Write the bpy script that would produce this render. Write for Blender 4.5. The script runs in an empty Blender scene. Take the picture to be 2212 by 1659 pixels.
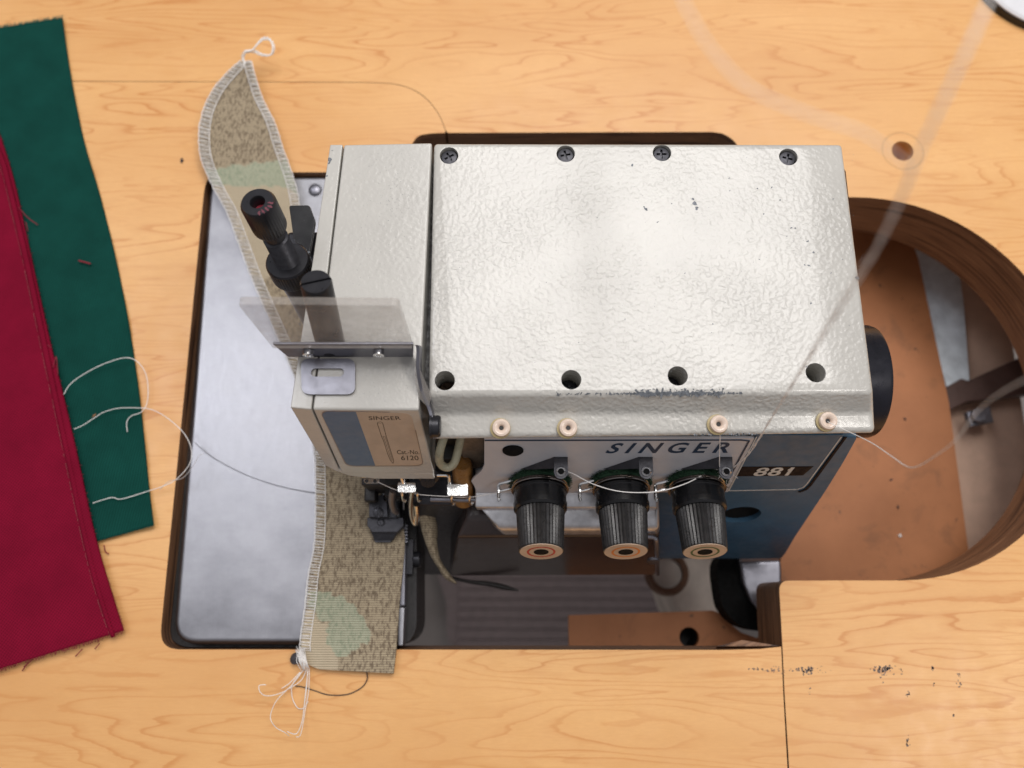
import bpy, bmesh, math, random
from mathutils import Vector, Matrix, noise
random.seed(7)
SC = bpy.context.scene
COL = SC.collection
CM = 0.01                       # everything below is written in centimetres

# ------------------------------------------------------------------ camera
F = 1790.0; PHI = math.radians(14.8); HC = 45.0      # focal length in 2212-px-wide frame, tilt, height over the table
CAM = Vector((0, 0, HC))
cd = bpy.data.cameras.new('camera'); cam = bpy.data.objects.new('camera', cd); COL.objects.link(cam)
cd.sensor_width = 36; cd.lens = F / 2212 * 36; cd.clip_start = 0.005; cd.clip_end = 50
cam.location = CAM * CM; cam.rotation_euler = (PHI, 0, 0)
cd.dof.use_dof = True; cd.dof.focus_distance = 0.355; cd.dof.aperture_fstop = 7.6
SC.camera = cam
# ------------------------------------------------------------------ light
W = bpy.data.worlds.new('World'); SC.world = W; W.use_nodes = True
wn = W.node_tree; wn.nodes.clear()
wo = wn.nodes.new('ShaderNodeOutputWorld'); wb = wn.nodes.new('ShaderNodeBackground')
tc = wn.nodes.new('ShaderNodeTexCoord'); sx = wn.nodes.new('ShaderNodeSeparateXYZ'); cr = wn.nodes.new('ShaderNodeValToRGB')
wn.links.new(tc.outputs['Generated'], sx.inputs[0]); wn.links.new(sx.outputs['Z'], cr.inputs[0])
cr.color_ramp.elements[0].position = 0.0; cr.color_ramp.elements[0].color = (.18, .17, .172, 1)
cr.color_ramp.elements[1].position = 0.85; cr.color_ramp.elements[1].color = (.66, .65, .68, 1)
wn.links.new(cr.outputs[0], wb.inputs[0]); wb.inputs[1].default_value = 0.62
wn.links.new(wb.outputs[0], wo.inputs[0])

def area(name, loc, target, sx_, sy_, power, col):
    l = bpy.data.lights.new(name, 'AREA'); l.shape = 'RECTANGLE'; l.size = sx_; l.size_y = sy_; l.energy = power; l.color = col
    o = bpy.data.objects.new(name, l); COL.objects.link(o); o.location = loc
    d = Vector(target) - Vector(loc); o.rotation_euler = d.to_track_quat('-Z', 'Y').to_euler()
    return o
area('room_light_panel', (0.00, 1.0, 2.05), (0.0, .9, 0), 0.40, 1.3, 14, (1.0, .967, .94))
area('room_light_panel', (0.63, 1.0, 2.05), (0.63, .9, 0), 0.72, 1.2, 21, (1.0, .967, .94))
area('room_light_panel', (-1.10, 0.70, 2.05), (-.9, .6, 0), 0.5, 1.15, 10, (.93, .94, 1.0))
area('room_light_panel', (1.25, -0.42, 2.0), (1.1, -.3, 0), 0.35, 0.5, 9, (1.0, .95, .9))  # stands for a window glow on the table's right front
SC.view_settings.view_transform = 'Standard'; SC.view_settings.look = 'None'
SC.view_settings.exposure = 0.0; SC.view_settings.gamma = 1.0
try: SC.view_settings.use_curve_mapping = False
except Exception: pass
SC.render.engine = 'CYCLES'; SC.cycles.use_denoising = True
SC.cycles.max_bounces = 8; SC.cycles.sample_clamp_indirect = 4

# ------------------------------------------------------------------ geometry helpers
def ray(px, py):
    a = (px - 1106) / F; b = (829.5 - py) / F
    return Vector((a, math.sin(PHI) + b * math.cos(PHI), -math.cos(PHI) + b * math.sin(PHI)))
def at(px, py, z):
    r = ray(px, py); return CAM + r * ((z - HC) / r.z)
def onp(px, py, P0, N, off=0.0):
    r = ray(px, py); Q = P0 + N * off
    return CAM + r * ((Q - CAM).dot(N) / r.dot(N))
LEAN = math.radians(17)
PN = Vector((0, -math.cos(LEAN), math.sin(LEAN)))        # outward normal of the leaning front faces
PD = Vector((0, -math.sin(LEAN), -math.cos(LEAN)))       # downwards along them
PANEL0 = Vector((0, 6.9, 10.8)); HEAD0 = Vector((0, 7.42, 13.0))
def pan(px, py, off=0.0): return onp(px, py, PANEL0, PN, off)
def hed(px, py, off=0.0): return onp(px, py, HEAD0, PN, off)
def frame(o, z, x=None):
    z = Vector(z).normalized(); x = Vector(x) if x is not None else (Vector((1, 0, 0)) if abs(z.x) < .9 else Vector((0, 1, 0)))
    y = z.cross(x).normalized(); x = y.cross(z).normalized()
    m = Matrix((x, y, z)).transposed().to_4x4(); m.translation = Vector(o); return m

class MB:
    def __init__(s): s.v = []; s.f = []; s.m = []; s.c = None
    def add(s, vs, fs, m=0):
        b = len(s.v); s.v += [Vector(v) for v in vs]
        for f in fs: s.f.append([b + i for i in f]); s.m.append(m)
        return s
    def loft(s, rings, m=0, cap=True, close=True):
        n = len(rings[0]); vs = [p for r in rings for p in r]; fs = []
        for i in range(len(rings) - 1):
            for j in range(n if close else n - 1):
                k = (j + 1) % n; fs.append([i*n+j, i*n+k, (i+1)*n+k, (i+1)*n+j])
        if cap: fs.append(list(range(n))[::-1]); fs.append([(len(rings)-1)*n + j for j in range(n)])
        return s.add(vs, fs, m)
    def prism(s, poly, vec, m=0):
        vec = Vector(vec); return s.loft([[Vector(p) for p in poly], [Vector(p) + vec for p in poly]], m)
    def box(s, c, d, M=None, m=0):
        c = Vector(c); x, y, z = [k / 2 for k in d]
        r = [[Vector(c) + Vector((sx*x, sy*y, sz*z)) for sx, sy in ((-1,-1),(1,-1),(1,1),(-1,1))] for sz in (-1, 1)]
        if M: r = [[M @ p for p in q] for q in r]
        return s.loft(r, m)
    def lathe(s, prof, M, seg=40, m=0, knurl=None, cap=True):
        rings = []
        for i, (r, z) in enumerate(prof):
            ring = []
            for j in range(seg):
                a = 2*math.pi*j/seg; rr = r
                if knurl and knurl[0] <= i <= knurl[1] and j % 2: rr = r - knurl[2]
                ring.append(M @ Vector((rr*math.cos(a), rr*math.sin(a), z)))
            rings.append(ring)
        return s.loft(rings, m, cap)
    def tube(s, pts, r, seg=6, m=0, cap=True):
        pts = [Vector(p) for p in pts]; rings = []; up = None
        for i, p in enumerate(pts):
            t = (pts[min(i+1, len(pts)-1)] - pts[max(i-1, 0)])
            if t.length < 1e-9: t = Vector((0, 0, 1))
            t.normalize()
            if up is None: up = t.orthogonal().normalized()
            up = (up - t * up.dot(t)); up = up.normalized() if up.length > 1e-6 else t.orthogonal().normalized()
            w = t.cross(up); rr = r[i] if isinstance(r, (list, tuple)) else r
            rings.append([p + up*rr*math.cos(2*math.pi*j/seg) + w*rr*math.sin(2*math.pi*j/seg) for j in range(seg)])
        return s.loft(rings, m, cap)

def smooth(pts, n=8, closed=False):
    pts = [Vector(p) for p in pts]; out = []; N = len(pts)
    g = (lambda i: pts[i % N]) if closed else (lambda i: pts[max(0, min(N-1, i))])
    for i in range(N if closed else N-1):
        p0, p1, p2, p3 = g(i-1), g(i), g(i+1), g(i+2)
        for k in range(n):
            t = k/n
            out.append(.5*((2*p1)+(-p0+p2)*t+(2*p0-5*p1+4*p2-p3)*t*t+(-p0+3*p1-3*p2+p3)*t**3))
    if not closed: out.append(pts[-1])
    return out
def resample(pts, n):
    L = [0]
    for a, b in zip(pts, pts[1:]): L.append(L[-1] + (Vector(b)-Vector(a)).length)
    out = []; j = 0
    for i in range(n):
        d = L[-1]*i/(n-1)
        while j < len(L)-2 and L[j+1] < d: j += 1
        t = (d-L[j])/max(1e-9, L[j+1]-L[j]); out.append(Vector(pts[j]).lerp(Vector(pts[j+1]), t))
    return out

WM = {}
def obj(name, mb, mats, parent=None, bevel=0, seg=2, ang=35, M=None, cuts=None, bev_ang=32):
    """link a mesh builder as ONE object; geometry in world cm unless M (a cm matrix) places it"""
    mats = mats if isinstance(mats, (list, tuple)) else [mats]
    lo = Vector([min(v[i] for v in mb.v) for i in range(3)]); hi = Vector([max(v[i] for v in mb.v) for i in range(3)])
    c = Vector(((lo.x+hi.x)/2, (lo.y+hi.y)/2, lo.z))
    me = bpy.data.meshes.new(name)
    me.from_pydata([(v-c)*CM for v in mb.v], [], mb.f)
    for m in mats: me.materials.append(m)
    for p, mi in zip(me.polygons, mb.m): p.material_index = mi
    bm = bmesh.new(); bm.from_mesh(me); bmesh.ops.recalc_face_normals(bm, faces=bm.faces); bm.to_mesh(me); bm.free()
    for p in me.polygons: p.use_smooth = True
    if mb.c is not None:
        at_ = me.color_attributes.new('dye', 'FLOAT_COLOR', 'POINT')
        for i, col in enumerate(mb.c): at_.data[i].color = (*col, 1)
    o = bpy.data.objects.new(name, me); COL.objects.link(o)
    T = Matrix.Translation(c * CM)
    if M is not None:
        M2 = M.copy(); M2.translation = M.translation * CM; T = M2 @ T
    WM[o] = T
    o.matrix_basis = (WM[parent].inverted() @ T) if parent else T
    if parent: o.parent = parent
    if bevel:
        b = o.modifiers.new('edge', 'BEVEL'); b.width = bevel*CM; b.segments = seg; b.limit_method = 'ANGLE'; b.angle_limit = math.radians(bev_ang)
    if cuts:
        for cmb in cuts:
            cme = bpy.data.meshes.new('c'); cme.from_pydata([(v-c)*CM for v in cmb.v], [], cmb.f)
            bm = bmesh.new(); bm.from_mesh(cme); bmesh.ops.recalc_face_normals(bm, faces=bm.faces); bm.to_mesh(cme); bm.free()
            co = bpy.data.objects.new('c', cme); COL.objects.link(co); co.matrix_basis = T
            bo = o.modifiers.new('cut', 'BOOLEAN'); bo.operation = 'DIFFERENCE'; bo.solver = 'EXACT'; bo.object = co
        sv_parent, sv_basis = o.parent, o.matrix_basis.copy()
        o.parent = None; o.matrix_basis = T
        bpy.context.view_layer.update()
        dg = bpy.context.evaluated_depsgraph_get()
        nm = bpy.data.meshes.new_from_object(o.evaluated_get(dg))
        cos = [m.object for m in o.modifiers if m.type == 'BOOLEAN']
        o.modifiers.clear(); o.data = nm; nm.name = name
        for co in cos: bpy.data.objects.remove(co)
        o.parent = sv_parent; o.matrix_basis = sv_basis
        me = nm
        for p in me.polygons: p.use_smooth = True
    if ang is not None and not (bevel and not cuts):
        me.set_sharp_from_angle(angle=math.radians(ang))
    elif bevel and not cuts:
        w = o.modifiers.new('wn', 'WEIGHTED_NORMAL'); w.keep_sharp = False
    return o
def thing(name, label, cat, loc, group=None):
    o = bpy.data.objects.new(name, None); COL.objects.link(o); o.location = Vector(loc)*CM; o.empty_display_size = .02
    WM[o] = Matrix.Translation(Vector(loc)*CM); return tag(o, label, cat, group)
def tag(o, label=None, cat=None, group=None, kind=None):
    if label: o['label'] = label
    if cat: o['category'] = cat
    if group: o['group'] = group
    if kind: o['kind'] = kind
    return o

def text_mb(s, quad, off=0.0, shear=0.0, bold=0.0, N=PN, spacing=1.0, m=0, thick=0.004):
    """letters mapped onto the quad TL,TR,BR,BL (world points)"""
    cu = bpy.data.curves.new('t', 'FONT'); cu.body = s; cu.size = 1; cu.offset = bold; cu.space_character = spacing
    cu.resolution_u = 4
    o = bpy.data.objects.new('t', cu); COL.objects.link(o); bpy.context.view_layer.update()
    me = bpy.data.meshes.new_from_object(o.evaluated_get(bpy.context.evaluated_depsgraph_get()))
    bpy.data.objects.remove(o)
    vs = [Vector((v.co.x + shear*v.co.y, v.co.y)) for v in me.vertices]
    x0 = min(v.x for v in vs); x1 = max(v.x for v in vs); y0 = min(v.y for v in vs); y1 = max(v.y for v in vs)
    TL, TR, BR, BL = [Vector(q) for q in quad]; out = []
    for v in vs:
        u = (v.x-x0)/(x1-x0); w = (y1-v.y)/(y1-y0)
        out.append(TL.lerp(TR, u).lerp(BL.lerp(BR, u), w) + N*off)
    mb = MB(); mb.add(out, [list(p.vertices) for p in me.polygons], m); bpy.data.meshes.remove(me)
    return mb

# ------------------------------------------------------------------ materials
class NT:
    def __init__(s, name):
        s.mat = bpy.data.materials.new(name); s.mat.use_nodes = True; s.t = s.mat.node_tree
        s.b = s.t.nodes['Principled BSDF']; s.geo = None
    def n(s, typ, **kw):
        nd = s.t.nodes.new(typ)
        for k, v in kw.items(): setattr(nd, k, v)
        return nd
    def l(s, a, b): s.t.links.new(a, b)
    def pos(s, sc=(1, 1, 1), rot=(0, 0, 0)):
        """world position in cm, scaled"""
        if s.geo is None: s.geo = s.n('ShaderNodeNewGeometry')
        m = s.n('ShaderNodeMapping'); m.inputs['Scale'].default_value = [100*k for k in sc]; m.inputs['Rotation'].default_value = rot
        s.l(s.geo.outputs['Position'], m.inputs[0]); return m.outputs[0]
    def noise(s, vec, scale, detail=2, rough=.5, dist=0):
        t = s.n('ShaderNodeTexNoise'); s.l(vec, t.inputs['Vector']); t.inputs['Scale'].default_value = scale
        t.inputs['Detail'].default_value = detail; t.inputs['Roughness'].default_value = rough; t.inputs['Distortion'].default_value = dist
        return t.outputs['Fac']
    def ramp(s, fac, stops, interp='LINEAR'):
        r = s.n('ShaderNodeValToRGB'); s.l(fac, r.inputs[0]); e = r.color_ramp; e.interpolation = interp
        while len(e.elements) < len(stops): e.elements.new(.5)
        for el, (p, c) in zip(e.elements, stops): el.position = p; el.color = (*c, 1) if len(c) == 3 else c
        return r.outputs[0]
    def math(s, op, a, b=None):
        m = s.n('ShaderNodeMath', operation=op)
        for i, x in enumerate((a, b)):
            if x is None: continue
            if isinstance(x, (int, float)): m.inputs[i].default_value = x
            else: s.l(x, m.inputs[i])
        return m.outputs[0]
    def mix(s, fac, a, b, mode='MIX'):
        m = s.n('ShaderNodeMix', data_type='RGBA', blend_type=mode)
        for i, x in ((0, fac), (6, a), (7, b)):
            if isinstance(x, (int, float)): m.inputs[i].default_value = x
            elif isinstance(x, tuple): m.inputs[i].default_value = (*x, 1)
            else: s.l(x, m.inputs[i])
        return m.outputs[2]
    def bump(s, h, strength, dist):
        b = s.n('ShaderNodeBump'); b.inputs['Strength'].default_value = strength; b.inputs['Distance'].default_value = dist*CM
        s.l(h, b.inputs['Height'])
        if s.b.inputs['Normal'].is_linked: s.l(s.b.inputs['Normal'].links[0].from_socket, b.inputs['Normal'])
        s.l(b.outputs[0], s.b.inputs['Normal']); return s
    def set(s, col=None, rough=None, metal=None, **kw):
        for k, v in (('Base Color', col), ('Roughness', rough), ('Metallic', metal), *((k.replace('_', ' '), v) for k, v in kw.items())):
            if v is None: continue
            if isinstance(v, (int, float)): s.b.inputs[k].default_value = v
            elif isinstance(v, tuple): s.b.inputs[k].default_value = (*v, 1) if len(v) == 3 else v
            else: s.l(v, s.b.inputs[k])
        return s

def simple(name, col, rough=.5, metal=0.0, var=.12, vs=1.2, bump=0.0, bs=20, **kw):
    n = NT(name); p = n.pos(); f = n.noise(p, vs, 4, .6)
    c = n.ramp(f, [(.3, tuple(k*(1-var) for k in col)), (.7, tuple(min(1, k*(1+var)) for k in col))])
    r = n.ramp(n.noise(p, vs*3, 3), [(.3, (rough*.8,)*3), (.7, (min(1, rough*1.2),)*3)])
    n.set(c, r, metal, **kw)
    if bump: n.bump(n.noise(p, bs, 2), bump, .01)
    return n.mat

def enamel(name='white hammered enamel', k=1.0):
    n = NT(name); p = n.pos()
    big = n.noise(p, .35, 3); f2 = n.noise(p, 5, 5, .7)
    c = n.ramp(big, [(.3, (.465, .45, .415)), (.7, (.52, .505, .465))])
    dirt = n.ramp(f2, [(.66, (0, 0, 0)), (.76, (1, 1, 1))])
    spots = n.ramp(n.noise(p, .5, 2), [(.5, (0, 0, 0)), (.7, (.5, .5, .5))])
    c = n.mix(n.math('MULTIPLY', dirt, spots), c, (.30, .24, .20))
    n.set(c, .24, 0, Coat_Weight=.45, Coat_Roughness=.12, Specular_IOR_Level=.4)
    w = n.noise(p, 5.8, 1, .3, .2); amt = n.ramp(n.noise(p, .30, 1), [(.36, (.45,)*3), (.62, (1,)*3)])
    n.bump(n.math('MULTIPLY', n.ramp(w, [(.30, (0,)*3), (.70, (1,)*3)]), amt), 1.0*k, .024)
    n.bump(n.noise(p, 1.3, 1), .2*k, .03)
    return n.mat
M_white = enamel(); M_head = enamel('smooth white enamel', .3)
def wood_top():
    n = NT('maple laminate'); p = n.pos((.080, .60, 1))
    base = n.noise(p, .55, 2.4, .5, .35)
    fine = n.noise(n.pos((.5, 3.0, 1)), 1.2, 3, .6)
    v = n.math('ADD', n.math('MULTIPLY', base, 17.0), n.math('MULTIPLY', fine, .45))
    fr = n.math('FRACT', v)
    line = n.ramp(fr, [(0, (.10,)*3), (.50, (.0,)*3), (.78, (.30,)*3), (.90, (1,)*3), (.955, (.9,)*3), (1, (.10,)*3)])
    amt = n.ramp(n.noise(n.pos((.06, .25, 1)), 1.1, 2), [(.34, (.18,)*3), (.66, (.88,)*3)])
    big = n.noise(n.pos((.05, .12, 1)), 1, 3)
    c = n.ramp(big, [(.3, (.69, .355, .128)), (.68, (.83, .475, .190))])
    c = n.mix(n.math('MULTIPLY', line, amt), c, (.58, .23, .062))
    grain = n.noise(n.pos((1.2, 9, 1)), 1.6, 4, .7)
    c = n.mix(n.ramp(grain, [(.42, (.16,)*3), (.6, (0,)*3)]), c, (.56, .29, .11))
    r = n.ramp(n.noise(n.pos(), .8, 4), [(.3, (.30,)*3), (.7, (.42,)*3)])
    b2 = n.noise(n.pos((.05, .9, 1)), .8, 2, .5, .2); l2 = n.ramp(n.math('FRACT', n.math('MULTIPLY', b2, 24.0)), [(.55, (0,)*3), (.9, (1,)*3), (1, (0,)*3)])
    a2 = n.ramp(n.noise(n.pos((.08, .2, 1)), 1.3, 2), [(.45, (0,)*3), (.65, (.45,)*3)])
    c = n.mix(n.math('MULTIPLY', l2, a2), c, (.62, .27, .085))
    mot = n.noise(n.pos((.5, 1.6, 1)), .9, 5, .65)
    c = n.mix(n.ramp(mot, [(.35, (.20,)*3), (.65, (0,)*3)]), c, (.66, .34, .125))
    n.set(c, r, 0, Specular_IOR_Level=.45)
    n.bump(n.noise(n.pos((1, 5, 1)), 2, 3), .12, .01)
    return n.mat
M_top = wood_top()
def wood_edge():
    n = NT('dark stained plywood edge'); p = n.pos((.10, .10, 3.6))
    f = n.noise(p, 1.3, 4, .6, .6)
    c = n.ramp(f, [(.36, (.05, .02, .009)), (.47, (.22, .105, .05)), (.53, (.30, .15, .075)), (.58, (.13, .06, .028)), (.66, (.46, .24, .12))])
    n.set(c, .45, 0); n.bump(f, .8, .06); return n.mat
M_edge = wood_edge()
def brushed(name, col, rough, strength=.15):
    n = NT(name); p = n.pos((1, 1, 1))
    f = n.noise(n.pos((.35, .5, 1)), 1.0, 5, .65)
    c = n.ramp(f, [(.3, tuple(k*.72 for k in col)), (.7, col)])
    s = n.noise(n.pos((14, .5, 1), (0, 0, .06)), 2, 3)
    r = n.ramp(n.math('ADD', n.math('MULTIPLY', f, .6), n.math('MULTIPLY', s, .4)), [(.3, (rough*.78,)*3), (.7, (rough*1.2,)*3)])
    n.set(c, r, 1.0); n.bump(s, strength, .006); n.bump(n.noise(p, 7, 3), .08, .01)
    return n.mat
M_plate = brushed('brushed aluminium plate', (.37, .37, .395), .38, .6)
M_steel = simple('satin steel', (.27, .27, .305), .42, 1, .05, .8, .05, 14)
M_chrome = simple('chrome', (.78, .78, .78), .16, 1, .05, 2)
M_chromeh = simple('pebbled chrome', (.80, .80, .78), .18, 1, .05, 2, .6, 9)
M_blk = simple('black oxide steel', (.035, .035, .04), .33, .6, .1, 1, .05, 12)
M_blkgloss = simple('glossy black plastic', (.007, .007, .008), .24, 0, .1, .3, Specular_IOR_Level=.45)
M_mattblk = simple('matt black', (.008, .008, .008), .8, Specular_IOR_Level=.1)
M_flute = simple('worn ribbed plastic', (.016, .015, .015), .32, 0, .5, 3, .25, 14, Specular_IOR_Level=.9)
M_discs = simple('polished tension disc', (.42, .39, .37), .2, 1, .1, 2)
M_cast = simple('bare casting', (.62, .62, .64), .36, .85, .22, 1.6, .15, 10)
M_blkmetal = simple('dark gunmetal', (.05, .05, .058), .42, .6, .25, 3, .1, 15)
M_wheel = simple('black painted pulley', (.012, .012, .018), .3, .3, .3, .8, .1, 10)
M_dark = simple('black parts and dark gaps', (.012, .010, .010), .5, 0, .4, 2)  # also blacks out holes and gaps that lie in shade
M_silver = simple('silver painted panel', (.56, .57, .61), .42, .15, .05, .8)
M_blue = simple('blue enamel', (.050, .112, .180), .42, 0, .12, .7, Specular_IOR_Level=.3)
M_navy = simple('navy print', (.012, .035, .075), .5)
M_bluelabel = simple('blue label', (.085, .155, .25), .42, 0, .06)
M_beige = simple('yellowed beige label', (.52, .40, .30), .5, 0, .10, .9)
M_ink = simple('black ink', (.012, .010, .010), .5)
M_whiteink = simple('pale ink', (.60, .58, .54), .5)
M_blackband = simple('black print', (.016, .010, .010), .7, Specular_IOR_Level=.15)
M_porc = simple('ivory porcelain', (.72, .58, .48), .22, 0, .06)
M_wash = simple('yellowed nylon washer', (.42, .33, .16), .4, 0, .15)
M_felt = simple('green felt', (.010, .042, .018), .95, 0, .5, 8, .8, 20)
M_red = simple('red ring print', (.42, .015, .02), .5)
M_org = simple('orange ring print', (.60, .16, .015), .5)
M_grn = simple('green ring print', (.03, .09, .03), .5)
M_cream = simple('cream dial face', (.50, .37, .27), .45)
M_gold = simple('amber plastic post', (.25, .12, .035), .3, 0, .2, 2)
M_thread = simple('white cotton thread', (.88, .85, .82), .85, 0, .08, 6)
M_gthread = simple('grey nylon thread', (.22, .22, .24), .6)
M_dthread = simple('dark brown thread', (.07, .05, .04), .8)
M_scuff = simple('grey smudge', (.15, .12, .11), .8)
M_lint = simple('dark lint', (.05, .045, .05), .95)
M_redlint = simple('red lint', (.25, .015, .03), .95)
M_chip = simple('bare grey metal chip', (.12, .13, .145), .5, .3, .5, 8)
M_rust = simple('dusty rust brown', (.06, .035, .022), .85, 0, .5, 8, .5, 12)
M_floor = simple('grey shop floor', (.30, .27, .25), .8, 0, .2, .1)
M_treadle = simple('ribbed rubber treadle', (.23, .185, .18), .75)
M_house = simple('pale dusty casting', (.62, .56, .50), .6, 0, .2, .5)
M_rail = simple('dusty rail steel', (.70, .76, .80), .5, .1, .2, .9)
M_greyp = simple('galvanised grey steel', (.30, .30, .30), .45, .4, .3, .8)
M_tan = simple('tan board', (.62, .42, .31), .7, 0, .08, 1)
M_brownbar = simple('dark brown steel bar', (.09, .05, .04), .5)
M_whiteplastic = simple('white plastic', (.72, .72, .74), .35, 0, .04)
M_cream2 = simple('machine interior cream', (.20, .15, .11), .5, 0, .25, 3)
def hardboard():
    n = NT('oiled hardboard'); p = n.pos()
    c = n.ramp(n.noise(p, .25, 4, .6), [(.3, (.34, .125, .042)), (.7, (.43, .165, .06))])
    d = n.ramp(n.noise(p, 1.1, 3, .6), [(.68, (0,)*3), (.74, (1,)*3)])
    c = n.mix(d, c, (.08, .04, .02))
    st = n.ramp(n.noise(p, .42, 5, .7, .5), [(.54, (0,)*3), (.66, (.38,)*3)]); c = n.mix(st, c, (.16, .07, .028))
    n.set(c, .6, 0); n.bump(n.noise(p, 6, 3), .2, .02); return n.mat
M_board = hardboard()
def clear(name, col, rough, alpha):
    n = NT(name); p = n.pos()
    f = n.noise(p, .9, 5, .7)
    n.set(col, rough, 0, IOR=1.45, Specular_IOR_Level=.5)
    a = n.ramp(f, [(.3, (alpha*.7,)*3), (.7, (min(1, alpha*1.5),)*3)]); n.set(Alpha=a)
    return n.mat
M_guard = clear('scuffed clear acrylic', (.50, .46, .42), .12, .25)
M_tube = clear('yellowed clear tube', (.45, .42, .30), .25, .6)
M_ringc = clear('clear plastic grommet', (.40, .27, .15), .3, .13)
M_thin = clear('fine translucent thread', (.75, .72, .70), .6, .5)
def cloth(name, col, ribx, riby, rot, var=.12, kind=0):
    n = NT(name); p = n.pos((1, 1, 1), (0, 0, rot))
    wv = n.n('ShaderNodeTexWave', wave_type='BANDS', bands_direction='X'); n.l(p, wv.inputs['Vector'])
    wv.inputs['Scale'].default_value = ribx; wv.inputs['Distortion'].default_value = 1.2; wv.inputs['Detail'].default_value = 1
    wh = n.n('ShaderNodeTexWave', wave_type='BANDS', bands_direction='Y'); n.l(p, wh.inputs['Vector'])
    wh.inputs['Scale'].default_value = riby; wh.inputs['Distortion'].default_value = 1.2; wh.inputs['Detail'].default_value = 1
    h = n.math('ADD', n.math('MULTIPLY', wv.outputs['Fac'], .6), n.math('MULTIPLY', wh.outputs['Fac'], .4))
    big = n.noise(n.pos(), .5, 4, .6)
    c = n.ramp(big, [(.3, tuple(k*(1-var) for k in col)), (.7, tuple(k*(1+var) for k in col))])
    c = n.mix(n.ramp(h, [(.2, (.6,)*3), (.65, (0,)*3)]), c, tuple(k*.35 for k in col))
    n.set(c, .9, 0, Specular_IOR_Level=.08)
    n.bump(h, .5, .02); n.bump(n.noise(n.pos(), 1.2, 3), .3, .08)
    return n.mat
M_redc = cloth('crimson woven cloth', (.215, .005, .026), 2.4, 2.4, .55)
M_grnc = cloth('dark green twill', (.006, .060, .047), 2.2, 4.0, .12, .16)
def camo():
    n = NT('printed camouflage webbing')
    a = n.n('ShaderNodeAttribute', attribute_name='dye')
    f = n.noise(n.pos((4.8, 1.7, 1)), 2.0, 4, .68)
    sep = n.n('ShaderNodeSeparateColor'); n.l(a.outputs['Color'], sep.inputs[0])
    # red channel: amount of brown print, green channel: amount of green print
    base = n.mix(n.noise(n.pos(), 1.5, 2), (.60, .51, .36), (.52, .43, .30))
    c = n.mix(n.math('MULTIPLY', sep.outputs[1], .8), base, (.41, .46, .335))
    c = n.mix(n.math('MULTIPLY', sep.outputs[0], .75), c, (.40, .325, .215))
    gm = n.math('MULTIPLY', n.ramp(f, [(.50, (0,)*3), (.60, (1,)*3)]), sep.outputs[1])
    c = n.mix(n.math('MULTIPLY', gm, .42), c, (.13, .24, .15))
    sp = n.ramp(f, [(.47, (0,)*3), (.60, (1,)*3)])
    c = n.mix(n.math('MULTIPLY', n.math('MULTIPLY', sp, sep.outputs[0]), .85), c, (.13, .095, .062))
    wv = n.n('ShaderNodeTexWave', wave_type='BANDS', bands_direction='Y'); n.l(n.pos(), wv.inputs['Vector'])
    wv.inputs['Scale'].default_value = 2.7; wv.inputs['Distortion'].default_value = .5; wv.inputs['Detail'].default_value = 1
    c = n.mix(n.ramp(wv.outputs['Fac'], [(.15, (.60,)*3), (.65, (0,)*3)]), c, (.12, .085, .06))
    n.set(c, .85, 0, Specular_IOR_Level=.25); n.bump(wv.outputs['Fac'], .6, .03)
    return n.mat
M_camo = camo()

# ================================================================== SETTING
fl = MB().box((0, 0, -73.5), (900, 900, 1)); tag(obj('floor', fl, M_floor), kind='structure')

# ------------------------------------------------------------------ table
TZ = 4.3
tbl = thing('sewing_table', 'maple laminate sewing table top with a dark edged machine cutout', 'table', (0, 8, -72.9))
def P0(px, py): return at(px, py, 0)
def W0(px, py): p = at(px, py, 0); return p
c_top = P0(1866, 426); c_bot = P0(1925, 1254)
rc = (c_top.y - c_bot.y)/2; cyc = (c_top.y + c_bot.y)/2; cxc = (c_top.x + c_bot.x)/2
arc = [Vector((cxc + rc*1.0*math.cos(a), cyc + rc*math.sin(a), 0)) for a in [math.pi/2 - math.pi*i/40 for i in range(41)]]
def rnd(px_list, n=6): return smooth([P0(*q) for q in px_list], n)
A_ = (965, 287)
seam_arc = rnd([(700, 178), (800, 179), (862, 184), (910, 205), (944, 242), (964, 287)], 6)
seam_left = [P0(-700, 173)] + seam_arc
left_hole = rnd([(961, 287), (925, 289), (900, 297), (882, 330), (872, 372)], 5) + rnd([(700, 372), (520, 372), (480, 373), (456, 380), (443, 402), (437, 450)], 4) + \
    [P0(400, 830), P0(350, 1335)] + rnd([(348.5, 1350), (348, 1368), (352, 1386), (364, 1398), (382, 1402.5), (400, 1403)], 4) + [P0(1200, 1403.5), P0(1560, 1404), P0(1640, 1402), P0(1687.5, 1397)]
front_seam = [P0(1687.5, 1397), P0(1692, 1500), P0(1701, 1659), P0(1730, 2100)]
X0, X1, Y0, Y1 = -62, 68, -22, 52
ins = seam_left[:-1] + [P0(961, 287)] + left_hole[1:] + [Vector((P0(1730, 2100).x, Y0, 0)), Vector((X0, Y0, 0)), Vector((X0, seam_left[0].y, 0))]
g = .022
def insb(poly, z): return [Vector((p.x, p.y, z)) for p in poly]
def dedupe(p):
    out = [p[0]]
    for q in p[1:]:
        if (q - out[-1]).length > .02: out.append(q)
    return out
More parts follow.
